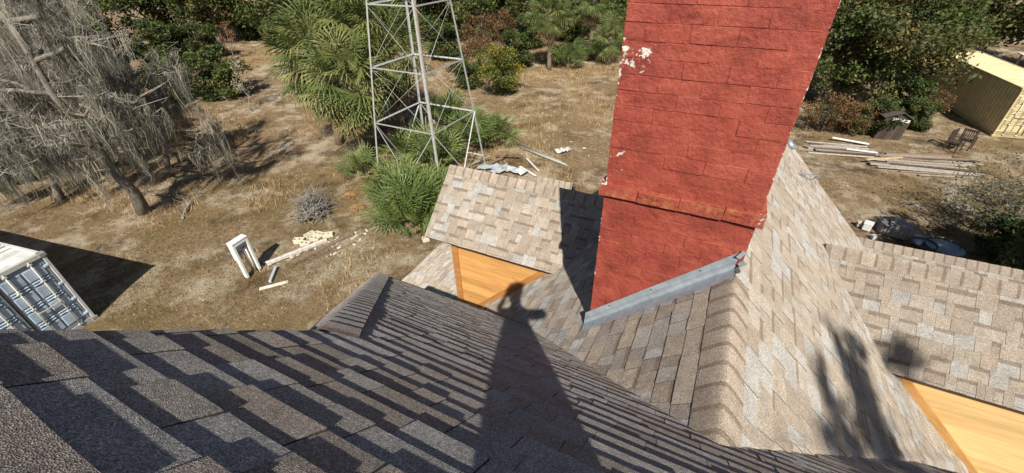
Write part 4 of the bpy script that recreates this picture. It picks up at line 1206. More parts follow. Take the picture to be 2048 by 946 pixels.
# ------------------------------------------------------------------ shipping containers
def container(name, loc, rz, L, ys, body, roofc, doorc, label, dirty=0.0):
    """local frame: the doors lie in the plane x = 0 and face +x; the box runs back to x = -L and over to y = ys*2.44"""
    Wd, Hh = 2.44, 2.59
    e = empty(name, loc, rz)
    r = random.Random(int(L*100)+int(body[0]*1000))
    Y = lambda t: ys*t
    def part(nm, m, mat=M_CONT):
        return link(nm, m.mesh(nm, mat), e)
    def corrug(axis):
        """corrugated side panel along x at y = 0 / Wd"""
        vs = []; fs = []
        n = int(L/.28); st = (L-.2)/n
        prof = [(0, 0), (.36, 0), (.5, -.035), (.86, -.035)]
        xs = []
        for i in range(n):
            for a, d in prof: xs.append((-.1-(i+a)*st, d))
        for x, d in xs:
            y = (-d-.006 if axis == 0 else Wd+d+.006)
            y = (.012-d*1.0) if axis == 0 else (Wd-.012+d)
            vs += [(x, Y(y), .16), (x, Y(y), Hh-.10)]
        for i in range(len(xs)-1): fs.append((2*i, 2*i+2, 2*i+3, 2*i+1))
        return MB().add(vs, fs, body)
    part('side_panel', corrug(0)); part('side_panel', corrug(1))
    # roof: shallow ribs across
    vs = []; fs = []; n = int(L/.21); st = L/n; cols = []
    for i in range(n):
        for a, d in ((0, 0), (.3, 0), (.45, -.022), (.85, -.022)):
            vs += [(-(i+a)*st, Y(.04), Hh-.012+d), (-(i+a)*st, Y(Wd-.04), Hh-.012+d)]
    vs += [(-L, Y(.04), Hh-.012), (-L, Y(Wd-.04), Hh-.012)]
    m = MB()
    for i in range(len(vs)//2-1):
        k = r.uniform(.8, 1.05)
        c = tuple(q*k for q in roofc) if (not dirty or r.random() > dirty) else (.16, .16, .15)
        m.add([vs[2*i], vs[2*i+2], vs[2*i+3], vs[2*i+1]], [(0, 1, 2, 3)], c)
    part('roof_panel', m)
    m = MB(); m.box((-L+.03, Y(Wd/2), Hh/2), (.04, Wd-.1, Hh-.1), col=body); part('end_wall', m)
    m = MB(); m.box((-L/2, Y(Wd/2), .14), (L-.05, Wd-.06, .06), col=(.12, .10, .08)); part('floor_frame', m)
    # frame rails and posts
    for y in (.04, Wd-.04):
        for z, h in ((Hh-.05, .10), (.08, .16)):
            m = MB(); m.box((-L/2, Y(y), z), (L-.24, .07, h), col=tuple(q*.9 for q in body)); part('side_rail', m)
        for x in (-.06, -L+.06):
            m = MB(); m.box((x, Y(y), Hh/2), (.12, .085, Hh-.22), bev=.008, col=tuple(q*.92 for q in body)); part('corner_post', m)
            for z in (.06, Hh-.06):
                m = MB(); m.box((x-.003, Y(y), z), (.178, .166, .120), bev=.012, col=(.25, .25, .25) if dirty else tuple(q*.85 for q in body)); part('corner_casting', m)
    m = MB(); m.box((-.05, Y(Wd/2), Hh-.06), (.10, Wd-.19, .12), col=(.50, .50, .47) if dirty else tuple(q*.95 for q in body)); part('door_header', m)
    m = MB(); m.box((-.05, Y(Wd/2), .08), (.10, Wd-.19, .15), col=tuple(q*.7 for q in body)); part('door_sill', m)
    # two door leaves: plate, raised panels, ribs, hinges, lock rods with brackets
    for k in range(2):
        y0 = .10+k*1.12; y1 = y0+1.11
        leaf = link('door', MB().box((-.055, Y((y0+y1)/2), Hh/2+.01), (.03, y1-y0, Hh-.30), bev=.006, col=tuple(q*.55 for q in doorc)).mesh('door', M_CONT), e)
        def sub(nm, m): return link(nm, m.mesh(nm, M_CONT), leaf)
        rows = 4; hh = (Hh-.36)/rows
        for q in range(rows):
            zc = .19+hh*(q+.5)
            for a in range(2):
                yc = y0+.06+(a+.5)*(y1-y0-.12)/2
                kk = r.uniform(.85, 1.08)
                m = MB(); m.box((-.037, Y(yc), zc), (.028, (y1-y0-.12)/2-.05, hh*.62), bev=.012, col=tuple(x*kk for x in doorc)); sub('door_panel', m)
                if q:
                    for dz in (-.5*hh-.03, -.5*hh+.045):
                        m = MB(); m.box((-.030, Y(yc), zc+dz), (.034, (y1-y0-.12)/2-.09, .040), bev=.014, col=tuple(min(1, x*1.15) for x in doorc)); sub('door_rib', m)
        for a in (.27, .77):
            yb_ = y0+(y1-y0)*a
            m = MB(); m.tube([(.012, Y(yb_), .08), (.012, Y(yb_), Hh-.08)], .017, 8, col=(.60, .57, .48)); sub('lock_rod', m)
            for z in (.16, .72, 1.28, 1.86, Hh-.16):
                m = MB(); m.box((.005, Y(yb_), z), (.05, .10, .05), bev=.006, col=(.58, .58, .56)); sub('rod_bracket', m)
            m = MB(); m.bar((.04, Y(yb_), 1.12), (.04, Y(yb_+.34*(1 if a < .5 else -1)), 1.10), .025, .035, col=(.50, .48, .42)); sub('handle', m)
        yh = y0+.01 if k == 0 else y1-.01
        for z in (.35, .95, 1.55, 2.2):
            m = MB(); m.box((-.022, Y(yh), z), (.05, .14, .07), bev=.01, col=tuple(min(1, x*1.15) for x in doorc)); sub('hinge', m)
        m = MB(); m.box((-.032, Y(y0+.0 if k else y1), Hh/2), (.02, .03, Hh-.32), col=(.03, .03, .03)); sub('gasket', m)
    return tag(e, label, 'container'), e
cl = G(195, 636)
cont_l, e = container('shipping_container', (cl[0], cl[1], 0), math.radians(9.3), 12.19, -1, (.60, .61, .60), (.66, .66, .64), (.40, .50, .62), 'weathered white shipping container with pale blue doors at the left edge', .33)
cr = G(1983, 273)
cont_r, e2 = container('shipping_container', (cr[0], cr[1], 0), math.atan2(-.989, .151), 10.2, 1, (.56, .47, .26), (.66, .58, .35), (.60, .52, .30), 'tan shipping container under the trees at the upper right')
# sheet metal roof just showing beyond it
p = G(2047, 122, 2.4)
m = MB(); m.box((p[0]+3.2, p[1]+1.0, 2.35), (5, 4, .06), col=(.6, .6, .6))
for sx in (-2.3, 2.3):
    for sy in (-1.8, 1.8): m.box((p[0]+3.2+sx, p[1]+1+sy, 1.16), (.1, .1, 2.32), col=(.3, .28, .25))
tag(m.build('carport', M_COL), 'pale metal roof edge showing behind the tan container', 'shelter')

# ------------------------------------------------------------------ windmill tower
TC = np.array([-12.037, 15.111]); PH = .758
tower = tag(empty('steel_tower', (TC[0], TC[1], 0)), 'four legged galvanised steel windmill tower standing among palmettos', 'tower')
tl = Vector((TC[0], TC[1], 0))
def node(k, z):
    a = PH+k*math.pi/2; dd = 2.666-.136*z
    return np.array([dd*math.cos(a), dd*math.sin(a), z])
rings = [.528, 2.82, 5.136, 7.443, 9.75, 12.0]
def angle_iron(nm, a, b, w, th=.009, upv=(0, 0, 1)):
    a = Vector(a); b = Vector(b); x = (b-a).normalized(); u = Vector(upv)
    y = u.cross(x).normalized(); z_ = x.cross(y)
    m = MB()
    m.bar(a+y*w/2, b+y*w/2, w, th, up=z_)
    m.bar(a+z_*w/2, b+z_*w/2, th, w, up=z_)
    return link(nm, m.mesh(nm, M_TOWER), tower)
for k in range(4):
    a, b = node(k, -.3), node(k, 12.2)
    out = (math.cos(PH+k*math.pi/2+.785), math.sin(PH+k*math.pi/2+.785), 0)
    x = Vector(b-a).normalized(); y = Vector((0, 0, 1)).cross(Vector((math.cos(PH+k*math.pi/2), math.sin(PH+k*math.pi/2), 0)))
    m = MB()
    c1 = Vector((math.cos(PH+k*math.pi/2+.785*3), math.sin(PH+k*math.pi/2+.785*3), 0)); c2 = Vector((math.cos(PH+k*math.pi/2-.785*3), math.sin(PH+k*math.pi/2-.785*3), 0))
    for c in (c1, c2): m.bar(Vector(a)+c*.038, Vector(b)+c*.038, .010, .078, up=c)
    link('leg', m.mesh('leg', M_TOWER), tower)
    for i, z in enumerate(rings):
        angle_iron('girt', node(k, z), node((k+1) % 4, z), .052)
    for i in range(1, len(rings)-1):
        m = MB(); m.tube([node(k, rings[i]), node((k+1) % 4, rings[i+1])], .007, 6); link('brace_rod', m.mesh('brace_rod', M_TOWER), tower)
        m = MB(); m.tube([node((k+1) % 4, rings[i]), node(k, rings[i+1])], .007, 6); link('brace_rod', m.mesh('brace_rod', M_TOWER), tower)
    mid = (node(k, rings[0])+node((k+1) % 4, rings[0]))/2
    for q in (k, (k+1) % 4): angle_iron('diagonal_brace', node(q, rings[1]), mid, .038)
for (dx, dy, z1, mat, rr) in ((.25, .12, 9.5, M_RUST, .030), (-.02, .25, 7.6, M_TOWER, .026)):
    m = MB(); m.tube([(dx, dy, 0), (dx*.8, dy*.8, z1)], rr, 8); link('pipe', m.mesh('pipe', mat), tower)

# ------------------------------------------------------------------ yard things
def obj_at(name, m, loc, rz, label, cat, group=None, mat=M_COL):
    return tag(link(name, m.mesh(name, mat), None, Matrix.Translation(Vector(loc)) @ Matrix.Rotation(rz, 4, 'Z')), label, cat, group)
# white open-fronted pump housing
p = G(498, 543)
ang = math.atan2(.47, -.04)-math.pi/2      # its open side looks toward the house
ph = tag(empty('pump_housing', (p[0], p[1], 0), ang), 'tall white open fronted well pump housing with pipes inside', 'pump housing')
WHT = (.72, .73, .72)
def pp(nm, c, s, col=WHT, bev=.006): return link(nm, MB().box(c, s, bev=bev, col=col).mesh(nm, M_COL), ph)
pp('side_board', (.17, -.25, .68), (.16, .04, 1.40)); pp('side_board', (.17, .25, .68), (.16, .04, 1.40))
pp('side_trim', (.08, -.27, 1.05), (.05, .05, .66)); pp('side_trim', (.265, .25, .70), (.04, .08, 1.40)); pp('side_trim', (.265, -.25, .70), (.04, .08, 1.40))
pp('top_board', (.17, 0, 1.415), (.26, .60, .04)); pp('top_rail', (.268, 0, 1.33), (.035, .42, .12)); pp('back_board', (.09, 0, 1.10), (.02, .46, .56), (.52, .55, .57))
m = MB(); m.tube([(.15, .06, 0), (.15, .06, .92)], .03, 8, col=(.35, .33, .30)); m.tube([(.15, .06, .92), (.15, -.08, .92), (.15, -.08, .7)], .022, 8, col=(.38, .36, .33)); link('pipe', m.mesh('pipe', M_COL), ph)
m = MB(); m.tube([(.17, .14, 0), (.17, .14, .98)], .024, 8, col=(.62, .62, .60)); link('pipe', m.mesh('pipe', M_COL), ph)
m = MB(); m.tube([(.10, -.08, .86), (.17, -.08, .86)], .06, 12, col=(.5, .42, .36)); link('gauge', m.mesh('gauge', M_COL), ph)
m = MB(); m.box((.16, .14, 1.0), (.08, .10, .09), bev=.02, col=(.16, .13, .11)); link('pressure_switch', m.mesh('pressure_switch', M_COL), ph)
# beams and boards by the blocks
def beam(name, a, b, w, h, col, label, cat, group=None, mat=M_OLD, z=0.0):
    a = G(*a); b = G(*b)
    c = (a+b)/2; d = b-a; L = np.linalg.norm(d[:2])
    m = MB().box((0, 0, 0), (L, w, h), bev=min(w, h)*.12, col=col)
    return obj_at(name, m, (c[0], c[1], h/2+.005+z), math.atan2(d[1], d[0]), label, cat, group, mat)
m = MB(); a = G(536, 530); b = G(655, 482); L = np.linalg.norm((b-a)[:2])
m.box((0, 0, .07), (L, .12, .13), bev=.012, col=(.55, .53, .49)); m.box((0, .05, .138), (L*.98, .03, .014), col=(.30, .25, .20)); m.box((-L/2+.05, 0, .07), (.14, .15, .15), bev=.01, col=(.58, .56, .51))
c = (a+b)/2; obj_at('porch_post', m, (c[0], c[1], 0), math.atan2((b-a)[1], (b-a)[0]), 'long peeling white porch post lying beside concrete blocks', 'post', None, M_OLD)
beam('beam', (588, 528), (707, 470), .13, .13, (.20, .15, .11), 'long brown timber lying along the white porch post', 'timber')
beam('beam', (640, 517), (712, 486), .08, .06, (.18, .13, .095), 'short brown timber lying nearest the house', 'timber')
beam('pipe', (541, 566), (553, 536), .09, .09, (.42, .46, .50), 'short grey metal channel below the pump housing', 'pipe', None, M_COL)
beam('board', (519, 579), (577, 564), .13, .03, (.62, .62, .52), 'pale board lying alone on the turf', 'board')
beam('board', (527, 526), (543, 524), .05, .03, (.68, .58, .34), 'short yellow stick by the end of the porch post', 'board')
r_ = random.Random(77)
for (px, py, rz_, z, w) in ((600, 485, .5, .09, 'largest pale concrete block, leftmost of the pile'), (621, 474, 1.4, .09, 'square ended concrete block behind the leftmost block'), (640, 473, .1, .09, 'concrete block lying long side out at the back of the pile'),
                            (657, 474, .7, .09, 'concrete block at the right end of the pile'), (632, 482, .2, .09, 'hollow concrete block in the middle of the pile'), (613, 491, .3, .07, 'hollow concrete block leaning on the porch post'), (852, 483, .9, .1, 'single white block lying by the left dormer')):
    m = MB(); Lb = .40 if px < 850 else .26
    for yy in (-.085, .085): m.box((0, yy, 0), (Lb, .035, .19), bev=.006, col=(.60, .55, .42))
    for xx in (-Lb/2+.02, 0, Lb/2-.02): m.box((xx, 0, 0), (.036, .136, .186), bev=.005, col=(.56, .51, .39))
    q = G(px, py); obj_at('concrete_block', m, (q[0], q[1], z), rz_, w, 'block', 'concrete blocks in the yard')
ordw = ('leftmost', 'second from left', 'third from left', 'fourth from left', 'fifth from left', 'sixth from left', 'seventh from left', 'rightmost')
for where, xs, ys in (('between the porch post and the palmetto', (590, 785), (492, 548)), ('on the open ground left of the chimney', (1045, 1205), (160, 325))):
    for i, px in enumerate(sorted(r_.uniform(*xs) for _ in range(8))):
        q = G(px, r_.uniform(*ys)); m = MB().box((0, 0, 0), (r_.uniform(.06, .18), r_.uniform(.05, .12), .03), bev=.006, col=r_.choice([(.66, .63, .57), (.55, .48, .36), (.50, .42, .32)]))
        obj_at('scrap', m, (q[0], q[1], .02), r_.uniform(0, 3), 'pale scrap, %s of those strewn %s' % (ordw[i], where), 'scrap', 'scraps '+where)
for i, (px, py, s_, w) in enumerate(((610, 505, .16, 'left of the long brown timber'), (648, 497, .2, 'between the two brown timbers'), (675, 508, .15, 'just past the short brown timber'), (690, 492, .22, 'at the far end of the short brown timber'), (705, 478, .25, 'at the far end of the long brown timber'), (725, 470, .2, 'beyond the brown timbers toward the palmetto'), (585, 512, .14, 'against the middle of the porch post'), (665, 486, .18, 'below the rightmost concrete block'))):
    r = random.Random(900+i); q = G(px, py)
    e = tag(empty('rubble_heap', (q[0], q[1], 0)), 'little heap of broken rubble '+w, 'rubble', 'rubble heaps by the timbers')
    for k in range(5):
        m = MB().box((0, 0, 0), (r.uniform(.06, .16), r.uniform(.05, .12), r.uniform(.03, .07)), bev=.01, col=r.choice([(.52, .46, .36), (.42, .35, .27), (.60, .56, .48), (.28, .21, .15)]))
        o = link('stone', m.mesh('stone', M_OLD), e); o.location = (r.gauss(0, s_), r.gauss(0, s_), .03); o.rotation_euler = (r.uniform(-.3, .3), 0, r.uniform(0, 3))
# brush pile: thin branches lying in a heap
p = G(628, 428); e = tag(empty('brush_pile', (p[0], p[1], 0)), 'heap of grey bare branches between the mossy oak and palmetto', 'brush pile')
m = MB()
for i in range(210):
    w = r_.uniform(0, 6.28); L = r_.uniform(.3, .95)
    x, y = r_.gauss(0, .26), r_.gauss(0, .32); z = max(.03, r_.gauss(.50, .3)*(1-min(1, math.hypot(x, y)/1.0)))
    a = np.array([x, y, z]); b = a+np.array([math.cos(w)*L, math.sin(w)*L, r_.uniform(-.3, .75)]); b[2] = max(.02, b[2])
    m.tube(limb_path(r_, a-(b-a)*.4, b, 4, .35), [.018, .015, .012, .008, .004], 4)
for v in range(len(m.v)): m.v[v] = (m.v[v][0], m.v[v][1], max(.005, m.v[v][2]))
tag(link('branches', m.mesh('branches', M_GREYTWIG), e), kind='stuff')
# low row of pale stones by the mossy oak
for i in range(9):
    t = i/8; px = 248+62*t; py = 305-22*t
    q = G(px, py); m = MB().box((0, 0, 0), (.42*r_.uniform(.7, 1.1), .2, .14), bev=.03, col=(.52, .48, .40))
    obj_at('edging_stone', m, (q[0], q[1], .05), math.atan2(G(310, 283)[1]-G(248, 305)[1], G(310, 283)[0]-G(248, 305)[0])+r_.uniform(-.2, .2), ('leftmost', 'second', 'third', 'fourth', 'fifth', 'sixth', 'seventh', 'eighth', 'rightmost')[i]+' pale stone in the low row behind the leaning mossy oak', 'stone', 'edging stones')
# junk pile behind the left dormer
def junk(px, py, kind, L, w, rz_, col, label, cat, z=.03, tilt=0.0, mat=M_COL):
    q = G(px, py); m = MB()
    if kind == 'sheet':      # crumpled sheet of metal
        n = 8; vs = []; fs = []; r = random.Random(px)
        for i in range(n+1):
            for j in range(3): vs.append((L*(i/n-.5), w*(j/2-.5), .05+r.uniform(0, .14)))
        for i in range(n):
            for j in range(2): fs.append((i*3+j, i*3+3+j, i*3+4+j, i*3+1+j))
        m.add(vs, fs, col)
    elif kind == 'tube': m.tube([(-L/2, 0, 0), (L/2, 0, tilt)], w/2, 8, col=col)
    else: m.box((0, 0, tilt/2), (L, w, .04), Matrix.Rotation(-math.atan2(tilt, L), 3, 'Y'), bev=.006, col=col)
    obj_at({'sheet': 'metal_sheet', 'tube': 'pipe', 'plank': 'plank'}[kind], m, (q[0], q[1], z), rz_, label, cat, 'junk pile behind the left dormer', mat)
junk(985, 338, 'sheet', 1.5, .5, .4, (.36, .41, .46), 'crumpled bluish metal sheet at the front of the junk pile', 'metal sheet')
junk(1005, 345, 'sheet', 1.2, .4, 1.0, (.44, .45, .45), 'crumpled pale metal sheet next to the bluish one', 'metal sheet')
junk(1035, 346, 'sheet', 1.0, .5, -.2, (.45, .47, .48), 'grey bent metal sheet on the right of the junk pile', 'metal sheet')
junk(1055, 343, 'plank', 1.3, .12, -.5, (.66, .65, .62), 'white plank sticking out right of the junk pile', 'plank')
junk(1065, 330, 'plank', 1.6, .10, -.75, (.60, .58, .54), 'long pale plank pointing away from the junk pile', 'plank')
junk(1015, 318, 'plank', 1.3, .12, .2, (.16, .115, .08), 'dark brown plank on top of the junk pile', 'plank', .1, .2, M_OLD)
junk(1000, 325, 'plank', 1.1, .10, 1.1, (.20, .14, .10), 'short brown plank crossing the junk pile', 'plank', .12, .25, M_OLD)
junk(1080, 310, 'tube', 3.6, .07, -.35, (.40, .42, .38), 'long grey green pipe lying behind the junk pile', 'pipe', .05)
junk(1085, 314, 'tube', 3.4, .06, -.33, (.34, .36, .33), 'second long pipe lying beside the first', 'pipe', .05)
junk(1078, 306, 'tube', 3.2, .06, -.37, (.28, .24, .20), 'rusty long pipe, farthest of the three', 'pipe', .05)
junk(1125, 305, 'sheet', .8, .4, .8, (.55, .55, .53), 'crumpled white sheet at the end of the pipes', 'metal sheet')
junk(960, 330, 'plank', 1.2, .1, .9, (.30, .24, .18), 'weathered plank leaning at the tower right leg', 'plank', .1, .3, M_OLD)

# lumber piles on the right: every board is a thing
def lumber(a, b, n, seed, wid, cols, where, group):
    r = random.Random(seed)
    A, B = G(*a), G(*b); d = (B-A)[:2]; L0 = np.linalg.norm(d); d /= L0; nrm = np.array([-d[1], d[0]]); base = math.atan2(d[1], d[0])
    cw = ['grey', 'brown', 'pale grey', 'dark', 'silver grey', 'tan brown']; ordi = ['nearest', 'second nearest', 'third nearest', 'fourth nearest', 'middle', 'fourth farthest', 'third farthest', 'second farthest', 'farthest']
    for i in range(n):
        lay = i//9
        t = r.uniform(-.10, .10)*L0; off = ((i % 9)/8-.5)*wid*(1-.25*lay)+r.uniform(-.06, .06)
        L = L0*r.uniform(.5, .98); c = (A+B)[:2]/2+d*t+nrm*off
        k = r.randrange(len(cols)); w = r.uniform(.08, .17)
        m = MB().box((0, 0, 0), (L, w, r.uniform(.03, .06)), bev=.006, col=cols[k])
        obj_at('lumber_board', m, (c[0], c[1], .035+lay*.065+r.uniform(0, .02)), base+r.uniform(-.09, .09), '%s %s board, %s in the %s layer, heaped %s' % (cw[k], 'long' if L > L0*.75 else 'short', ordi[i % 9], ('bottom', 'middle', 'top')[lay], where), 'board', group, M_OLD)
LC = [(.30, .27, .23), (.20, .145, .105), (.42, .39, .34), (.115, .08, .06), (.36, .33, .29), (.26, .20, .15)]
lumber((1608, 296), (1758, 306), 17, 1, 1.5, LC, 'beside the chimney', 'boards in the left lumber pile')
lumber((1735, 322), (1962, 338), 26, 2, 2.6, LC, 'below the tan container', 'boards in the right lumber pile')
beam('white_board', (1662, 281), (1735, 294), .16, .05, (.74, .74, .72), 'white painted board on top of the left lumber pile', 'board', None, M_COL, .14)
beam('white_board', (1815, 341), (1925, 346), .18, .05, (.74, .74, .72), 'long white painted board in front of the right lumber pile', 'board', None, M_COL, .02)
beam('white_board', (1690, 303), (1752, 311), .12, .05, (.70, .69, .65), 'white board at the right end of the left lumber pile', 'board', None, M_COL, .12)
beam('yellow_plank', (1728, 326), (1800, 322), .14, .05, (.50, .37, .22), 'fresh yellowish plank in the right lumber pile', 'board', None, M_OLD, .16)
# little dark shed
q = G(1768, 284)
shed = tag(empty('shed', (q[0]+.1, q[1]+.3, -.05), .28), 'small leaning dark weathered plank shed with a white board across it', 'shed')
shed.scale = (.9, .9, .9); shed.rotation_euler = (.02, .10, .28)
DK = (.060, .046, .036)
def shade_of(c):
    k = r_.uniform(.7, 1.5); return tuple(q*k for q in c)
for i in range(9):
    h = 1.45+.30*(1-abs(i-4)/4.5)
    m = MB().box((0, 0, 0), (.148, .03, h), bev=.004, col=shade_of(DK))
    o = link('plank', m.mesh('plank', M_OLD), shed); o.location = (-.62+i*.152, 0, h/2)
for sx in (-.70, .70):
    for i in range(7):
        m = MB().box((0, 0, 0), (.03, .148, 1.45), bev=.004, col=shade_of(DK))
        o = link('plank', m.mesh('plank', M_OLD), shed); o.location = (sx, .09+i*.152, .725)
for sx in (-1, 1):
    m = MB().box((0, 0, 0), (.98, 1.35, .035), Matrix.Rotation(sx*.42, 3, 'Y'), col=(.085, .072, .062))
    o = link('roof_board', m.mesh('roof_board', M_OLD), shed); o.location = (sx*.42, .52, 1.62)
m = MB().box((0, 0, 0), (.95, .03, .17), bev=.006, col=(.75, .75, .74)); o = link('white_board', m.mesh('white_board', M_COL), shed); o.location = (.12, -.04, 1.34); o.rotation_euler = (.2, .05, 0)
# two old wooden chairs
def chair(px, py, rz_, label, tip=0.0):
    q = G(px, py); e = tag(empty('wooden_chair', (q[0], q[1], 0), rz_), label, 'chair', 'old wooden chairs')
    col = (.060, .042, .032)
    def b(nm, c, s): o = link(nm, MB().box((0, 0, 0), s, bev=.004, col=col).mesh(nm, M_OLD), e); o.location = c; return o
    for sx in (-.26, .26):
        b('leg', (sx, -.24, .22), (.05, .05, .44)); o = b('back_post', (sx, .26, .52), (.05, .05, 1.04)); b('armrest', (sx, .0, .62), (.06, .6, .03)); b('arm_post', (sx, -.24, .53), (.045, .045, .18))
    for i in range(5): b('seat_slat', (0, -.22+i*.11, .43), (.54, .085, .025))
    for i in range(6): b('back_slat', (-.2+i*.08, .26, .70), (.045, .022, .50))
    b('top_rail', (0, .26, 1.0), (.60, .035, .10)); b('front_rail', (0, -.24, .39), (.5, .03, .07))
chair(1925, 296, 2.6, 'old dark wooden slat chair standing below the tan container')
chair(1903, 300, .9, 'dark wooden chair beside the slat back chair, left of it')
# metal tubs and clutter in the tree shade behind the right dormer
q = G(1886, 512)
def tub(px, py, R_, h, col, label, rim=(.06, .06, .06), mat=M_STEEL):
    q = G(px, py); e = tag(empty('metal_tub', (q[0], q[1], 0)), label, 'tub', 'metal tubs')
    m = MB(); n = 28; prof = [(R_*.80, .02), (R_, h), (R_*1.04, h), (R_*1.04, h-.03), (R_*.96, h-.02), (R_*.80, .06), (0.001, .06)]
    prof = [(0.001, .02)]+prof
    vs = []; fs = []
    for a in range(n):
        w = 2*math.pi*a/n
        vs += [(math.cos(w)*x, math.sin(w)*x, z) for x, z in prof]
    k = len(prof)
    for a in range(n):
        for j in range(k-1): fs.append((a*k+j, ((a+1) % n)*k+j, ((a+1) % n)*k+j+1, a*k+j+1))
    m.add(vs, fs, None, True); link('bowl', m.mesh('bowl', mat), e)
    t = MB(); t.tube([(math.cos(2*math.pi*a/24)*R_*1.04, math.sin(2*math.pi*a/24)*R_*1.04, h) for a in range(25)], .03, 6, False, col=rim); link('rim', t.mesh('rim', M_COL), e)
tub(1882, 506, .55, .26, None, 'large round metal tub with dark rim behind the far ridge')
tub(1838, 503, .34, .36, None, 'small bright metal tub left of the large round one')
beam('plank', (1828, 475), (1856, 492), .26, .05, (.46, .40, .28), 'pale plank lying beside the metal tubs', 'plank', None, M_OLD, .1)
for i, (px, py, s, col, w) in enumerate(((1732, 458, .34, (.62, .62, .60), 'white bucket like box in the shade at the far roof end'), (1718, 452, .22, (.50, .44, .34), 'small tan box at the edge of the shade'), (1745, 478, .18, (.55, .58, .62), 'small grey can close to the far ridge'), (1790, 470, .6, (.22, .21, .20), 'dark crate in the shade left of the tubs'), (1765, 462, .5, (.17, .16, .16), 'dark bin in the shade near the white box'))):
    q = G(px, py); obj_at('yard_box', MB().box((0, 0, s*.4), (s, s*.8, s*.8), bev=.02, col=col).box((0, 0, s*.82), (s*1.06, s*.86, .03), bev=.008, col=col), (q[0], q[1], 0), px*.3, w, 'box')
# the tree that shades them stands right of the house, just outside the photograph
place('shade_oak', oakA, (9.7, 13.3, 0), .7, .6, 'small oak right of the house whose shade falls on the tubs', 'tree')

# ------------------------------------------------------------------ tall tree behind the camera: its top shades the right roof slope
e = empty('tall_tree', (8.3, -9.5, 0))
rs = np.random.default_rng(88); m = MB(); P = []; r = random.Random(5)
tops = []
def onR_px(x, y):
    rr = ray(x, y); n_ = np.array([1, 0, 1.0]); P0 = np.array([XR, 0, CAM_H+ZR])
    return CAM+rr*(np.dot(n_, P0-CAM)/np.dot(n_, rr))
def on_dormer_px(x, y):
    rr = ray(x, y); n_ = np.array([0, -math.sin(DP), math.cos(DP)]); P0 = np.array(W(0, DY1, DZ1))
    return CAM+rr*(np.dot(n_, P0-CAM)/np.dot(n_, rr))
for (px, py, rad, k) in ((1800, 708, .14, 130), (1812, 722, .10, 60), (1675, 690, .10, 60), (1690, 715, .11, 90), (1712, 745, .12, 120), (1700, 690, .10, 90), (1722, 700, .09, 60), (1735, 785, .12, 120), (1715, 790, .12, 100), (1745, 830, .12, 120),
                         (1765, 870, .13, 130), (1725, 850, .12, 110), (1690, 850, .12, 90), (1655, 790, .09, 60), (1640, 740, .08, 50), (1700, 895, .13, 110), (1780, 900, .12, 90), (1660, 880, .11, 70), (1760, 905, .12, 90)):
    c = (onR_px(px, py) if px < 1785 or py > 750 else on_dormer_px(px, py))+SUN*13.5; tops.append(c)
    d = rs.normal(size=(k, 3)); P.append(c+d*rad*.75)
P = np.concatenate(P); base = np.array([8.3, -9.5, 0])
cen = np.mean(tops, axis=0)
pth = limb_path(r, (0, 0, -.2), cen-base+np.array([.8, -1.6, -2.0]), 7, .05)
m.tube(pth, [.26, .2, .18, .16, .14, .12, .10, .08], 9)
for c in tops: m.tube(limb_path(r, pth[-1], c-base, 4, .1), [.035, .025, .018, .012, .006], 5)
link('trunk', m.mesh('trunk', M_BARK), e)
V, F, c = leaf_quads(P-base, .055, np.tile([(.05, .075, .02)], (len(P), 1)), rs)
link('crown', mesh_np('crown', V, F, M_LEAF, c), e)
tag(e, 'tall thin tree behind the viewer, its top shading the right roof slope', 'tree')

# ------------------------------------------------------------------ the photographer, seen only as a shadow on the roof
pe = empty('person', W(-.05, -.95, -1.0))
tag(pe, 'person crouching on the ridge in dark work clothes, phone held out, other hand at cap', 'person')
J = {'pel': (.38, -.58, -.32, .14, .12), 'wai': (.345, -.48, -.02, .175, .13), 'che': (.22, -.42, .22, .17, .13), 'nb': (.20, -.39, .40, .075, .07), 'nk': (.20, -.37, .51, .06, .06),
     'hd1': (.19, -.36, .60, .095, .105), 'hd2': (.185, -.36, .69, .10, .11), 'hd3': (.18, -.37, .78, .065, .08),
     'rs': (.35, -.40, .40, .07, .07), 're': (.50, -.26, .36, .062, .062), 'rw': (.14, -.065, .03, .033, .028), 'rh': (.10, -.045, .0, .035, .022),
     'ls': (.07, -.40, .30, .068, .068), 'le': (-.085, -.36, .26, .055, .055), 'lw': (.01, -.35, .56, .032, .03), 'lh': (.045, -.35, .64, .038, .022),
     'rhp': (.40, -.60, -.42, .10, .10), 'rk': (.52, -.72, -.68, .07, .07), 'ra': (.50, -1.05, -1.03, .048, .048), 'rf': (.52, -.93, -1.05, .045, .035),
     'lhp': (.20, -.60, -.42, .10, .10), 'lk': (.14, -.72, -.70, .07, .07), 'la': (.18, -1.05, -1.04, .048, .048), 'lf': (.16, -.93, -1.06, .045, .035)}
Ed = [('pel', 'wai'), ('wai', 'che'), ('che', 'nb'), ('nb', 'nk'), ('nk', 'hd1'), ('hd1', 'hd2'), ('hd2', 'hd3'), ('nb', 'rs'), ('rs', 're'), ('re', 'rw'), ('rw', 'rh'), ('nb', 'ls'), ('ls', 'le'), ('le', 'lw'), ('lw', 'lh'),
      ('pel', 'rhp'), ('rhp', 'rk'), ('rk', 'ra'), ('ra', 'rf'), ('pel', 'lhp'), ('lhp', 'lk'), ('lk', 'la'), ('la', 'lf')]
for i in range(4):     # fingers: the right hand closes on the phone, the left lies on the cap
    z = -.035+.022*i
    J['rf%da' % i] = (.095, -.022, z, .009, .009); J['rf%db' % i] = (.075, .004, z-.003, .008, .008); Ed += [('rh', 'rf%da' % i), ('rf%da' % i, 'rf%db' % i)]
    J['lf%da' % i] = (.065, -.38+.022*i, .70, .009, .009); J['lf%db' % i] = (.085, -.375+.02*i, .735+.004*i, .008, .008); Ed += [('lh', 'lf%da' % i), ('lf%da' % i, 'lf%db' % i)]
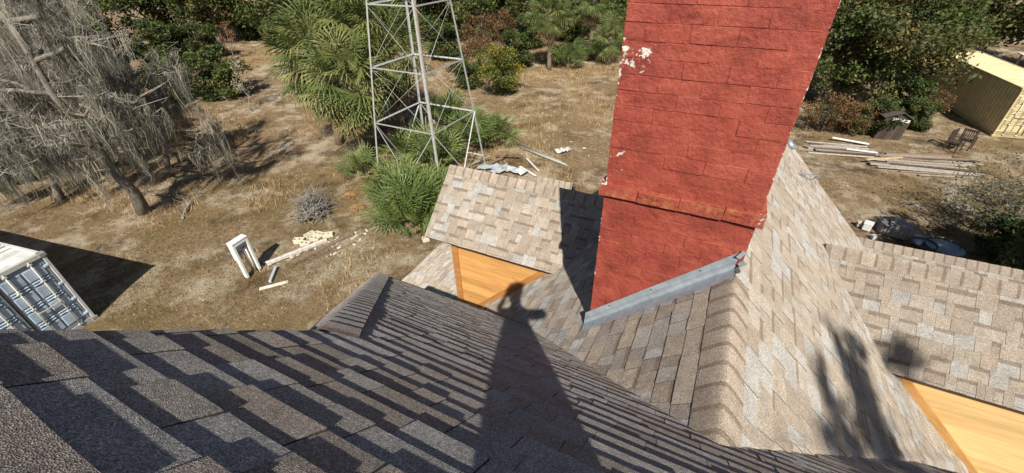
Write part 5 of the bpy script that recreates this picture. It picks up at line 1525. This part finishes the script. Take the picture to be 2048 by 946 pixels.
J['rta'] = (.085, -.04, .045, .010, .010); J['rtb'] = (.065, -.02, .055, .009, .009); Ed += [('rh', 'rta'), ('rta', 'rtb')]
J['lta'] = (.06, -.315, .66, .010, .010); J['ltb'] = (.085, -.300, .685, .009, .009); Ed += [('lh', 'lta'), ('lta', 'ltb')]
names = list(J); pl = np.array(W(-.05, -.95, -1.0))
me = bpy.data.meshes.new('body')
me.from_pydata([tuple(np.array(W(*J[n][:3]))-pl) for n in names], [(names.index(a), names.index(b)) for a, b in Ed], [])
me.materials.append(simple('dark_clothing', (.05, .055, .07), .9))
body = link('body', me, pe)
body.modifiers.new('skin', 'SKIN')
if not me.skin_vertices: pass
sv = me.skin_vertices[0].data
for i, n_ in enumerate(names):
    sv[i].radius = J[n_][3:]; sv[i].use_root = (n_ == 'pel')
body.modifiers.new('sub', 'SUBSURF').levels = 2
body.modifiers['sub'].render_levels = 2
m = MB()      # cap with brim
cc = np.array(W(.182, -.36, .745))-pl
for k_, (zz, rr) in enumerate(((0, .112), (.05, .105), (.09, .07), (.105, .005))): pass
vs = []; fs = []; prof = [(.130, -.01), (.128, .03), (.112, .075), (.072, .105), (.003, .114)]
for a in range(16):
    w = 2*math.pi*a/16
    vs += [cc+np.array([math.cos(w)*x, math.sin(w)*x*1.1, z]) for x, z in prof]
for a in range(16):
    for j in range(4): fs.append((a*5+j, ((a+1) % 16)*5+j, ((a+1) % 16)*5+j+1, a*5+j+1))
m.add(vs, fs, (.10, .10, .12), True)
m.box(cc+np.array([0, .15, -.005]), (.16, .12, .008), bev=.003, col=(.10, .10, .12))
link('cap', m.mesh('cap', M_COL), pe)
# phone: stands just behind the picture's viewpoint
Mc = Matrix((Vector(_r2), Vector(-_d2), Vector(-_f))).transposed()
m = MB(); m.box((0, 0, 0), (.155, .074, .008), bev=.003, col=(.03, .03, .035))
ob = link('phone', m.mesh('phone', M_COL))
ob.matrix_world = Matrix.Translation(Vector(CAM+_r2*.062-_f*.016+_d2*.024)) @ Mc.to_4x4()
tag(ob, 'black phone held level above the roof by the photographer', 'phone')
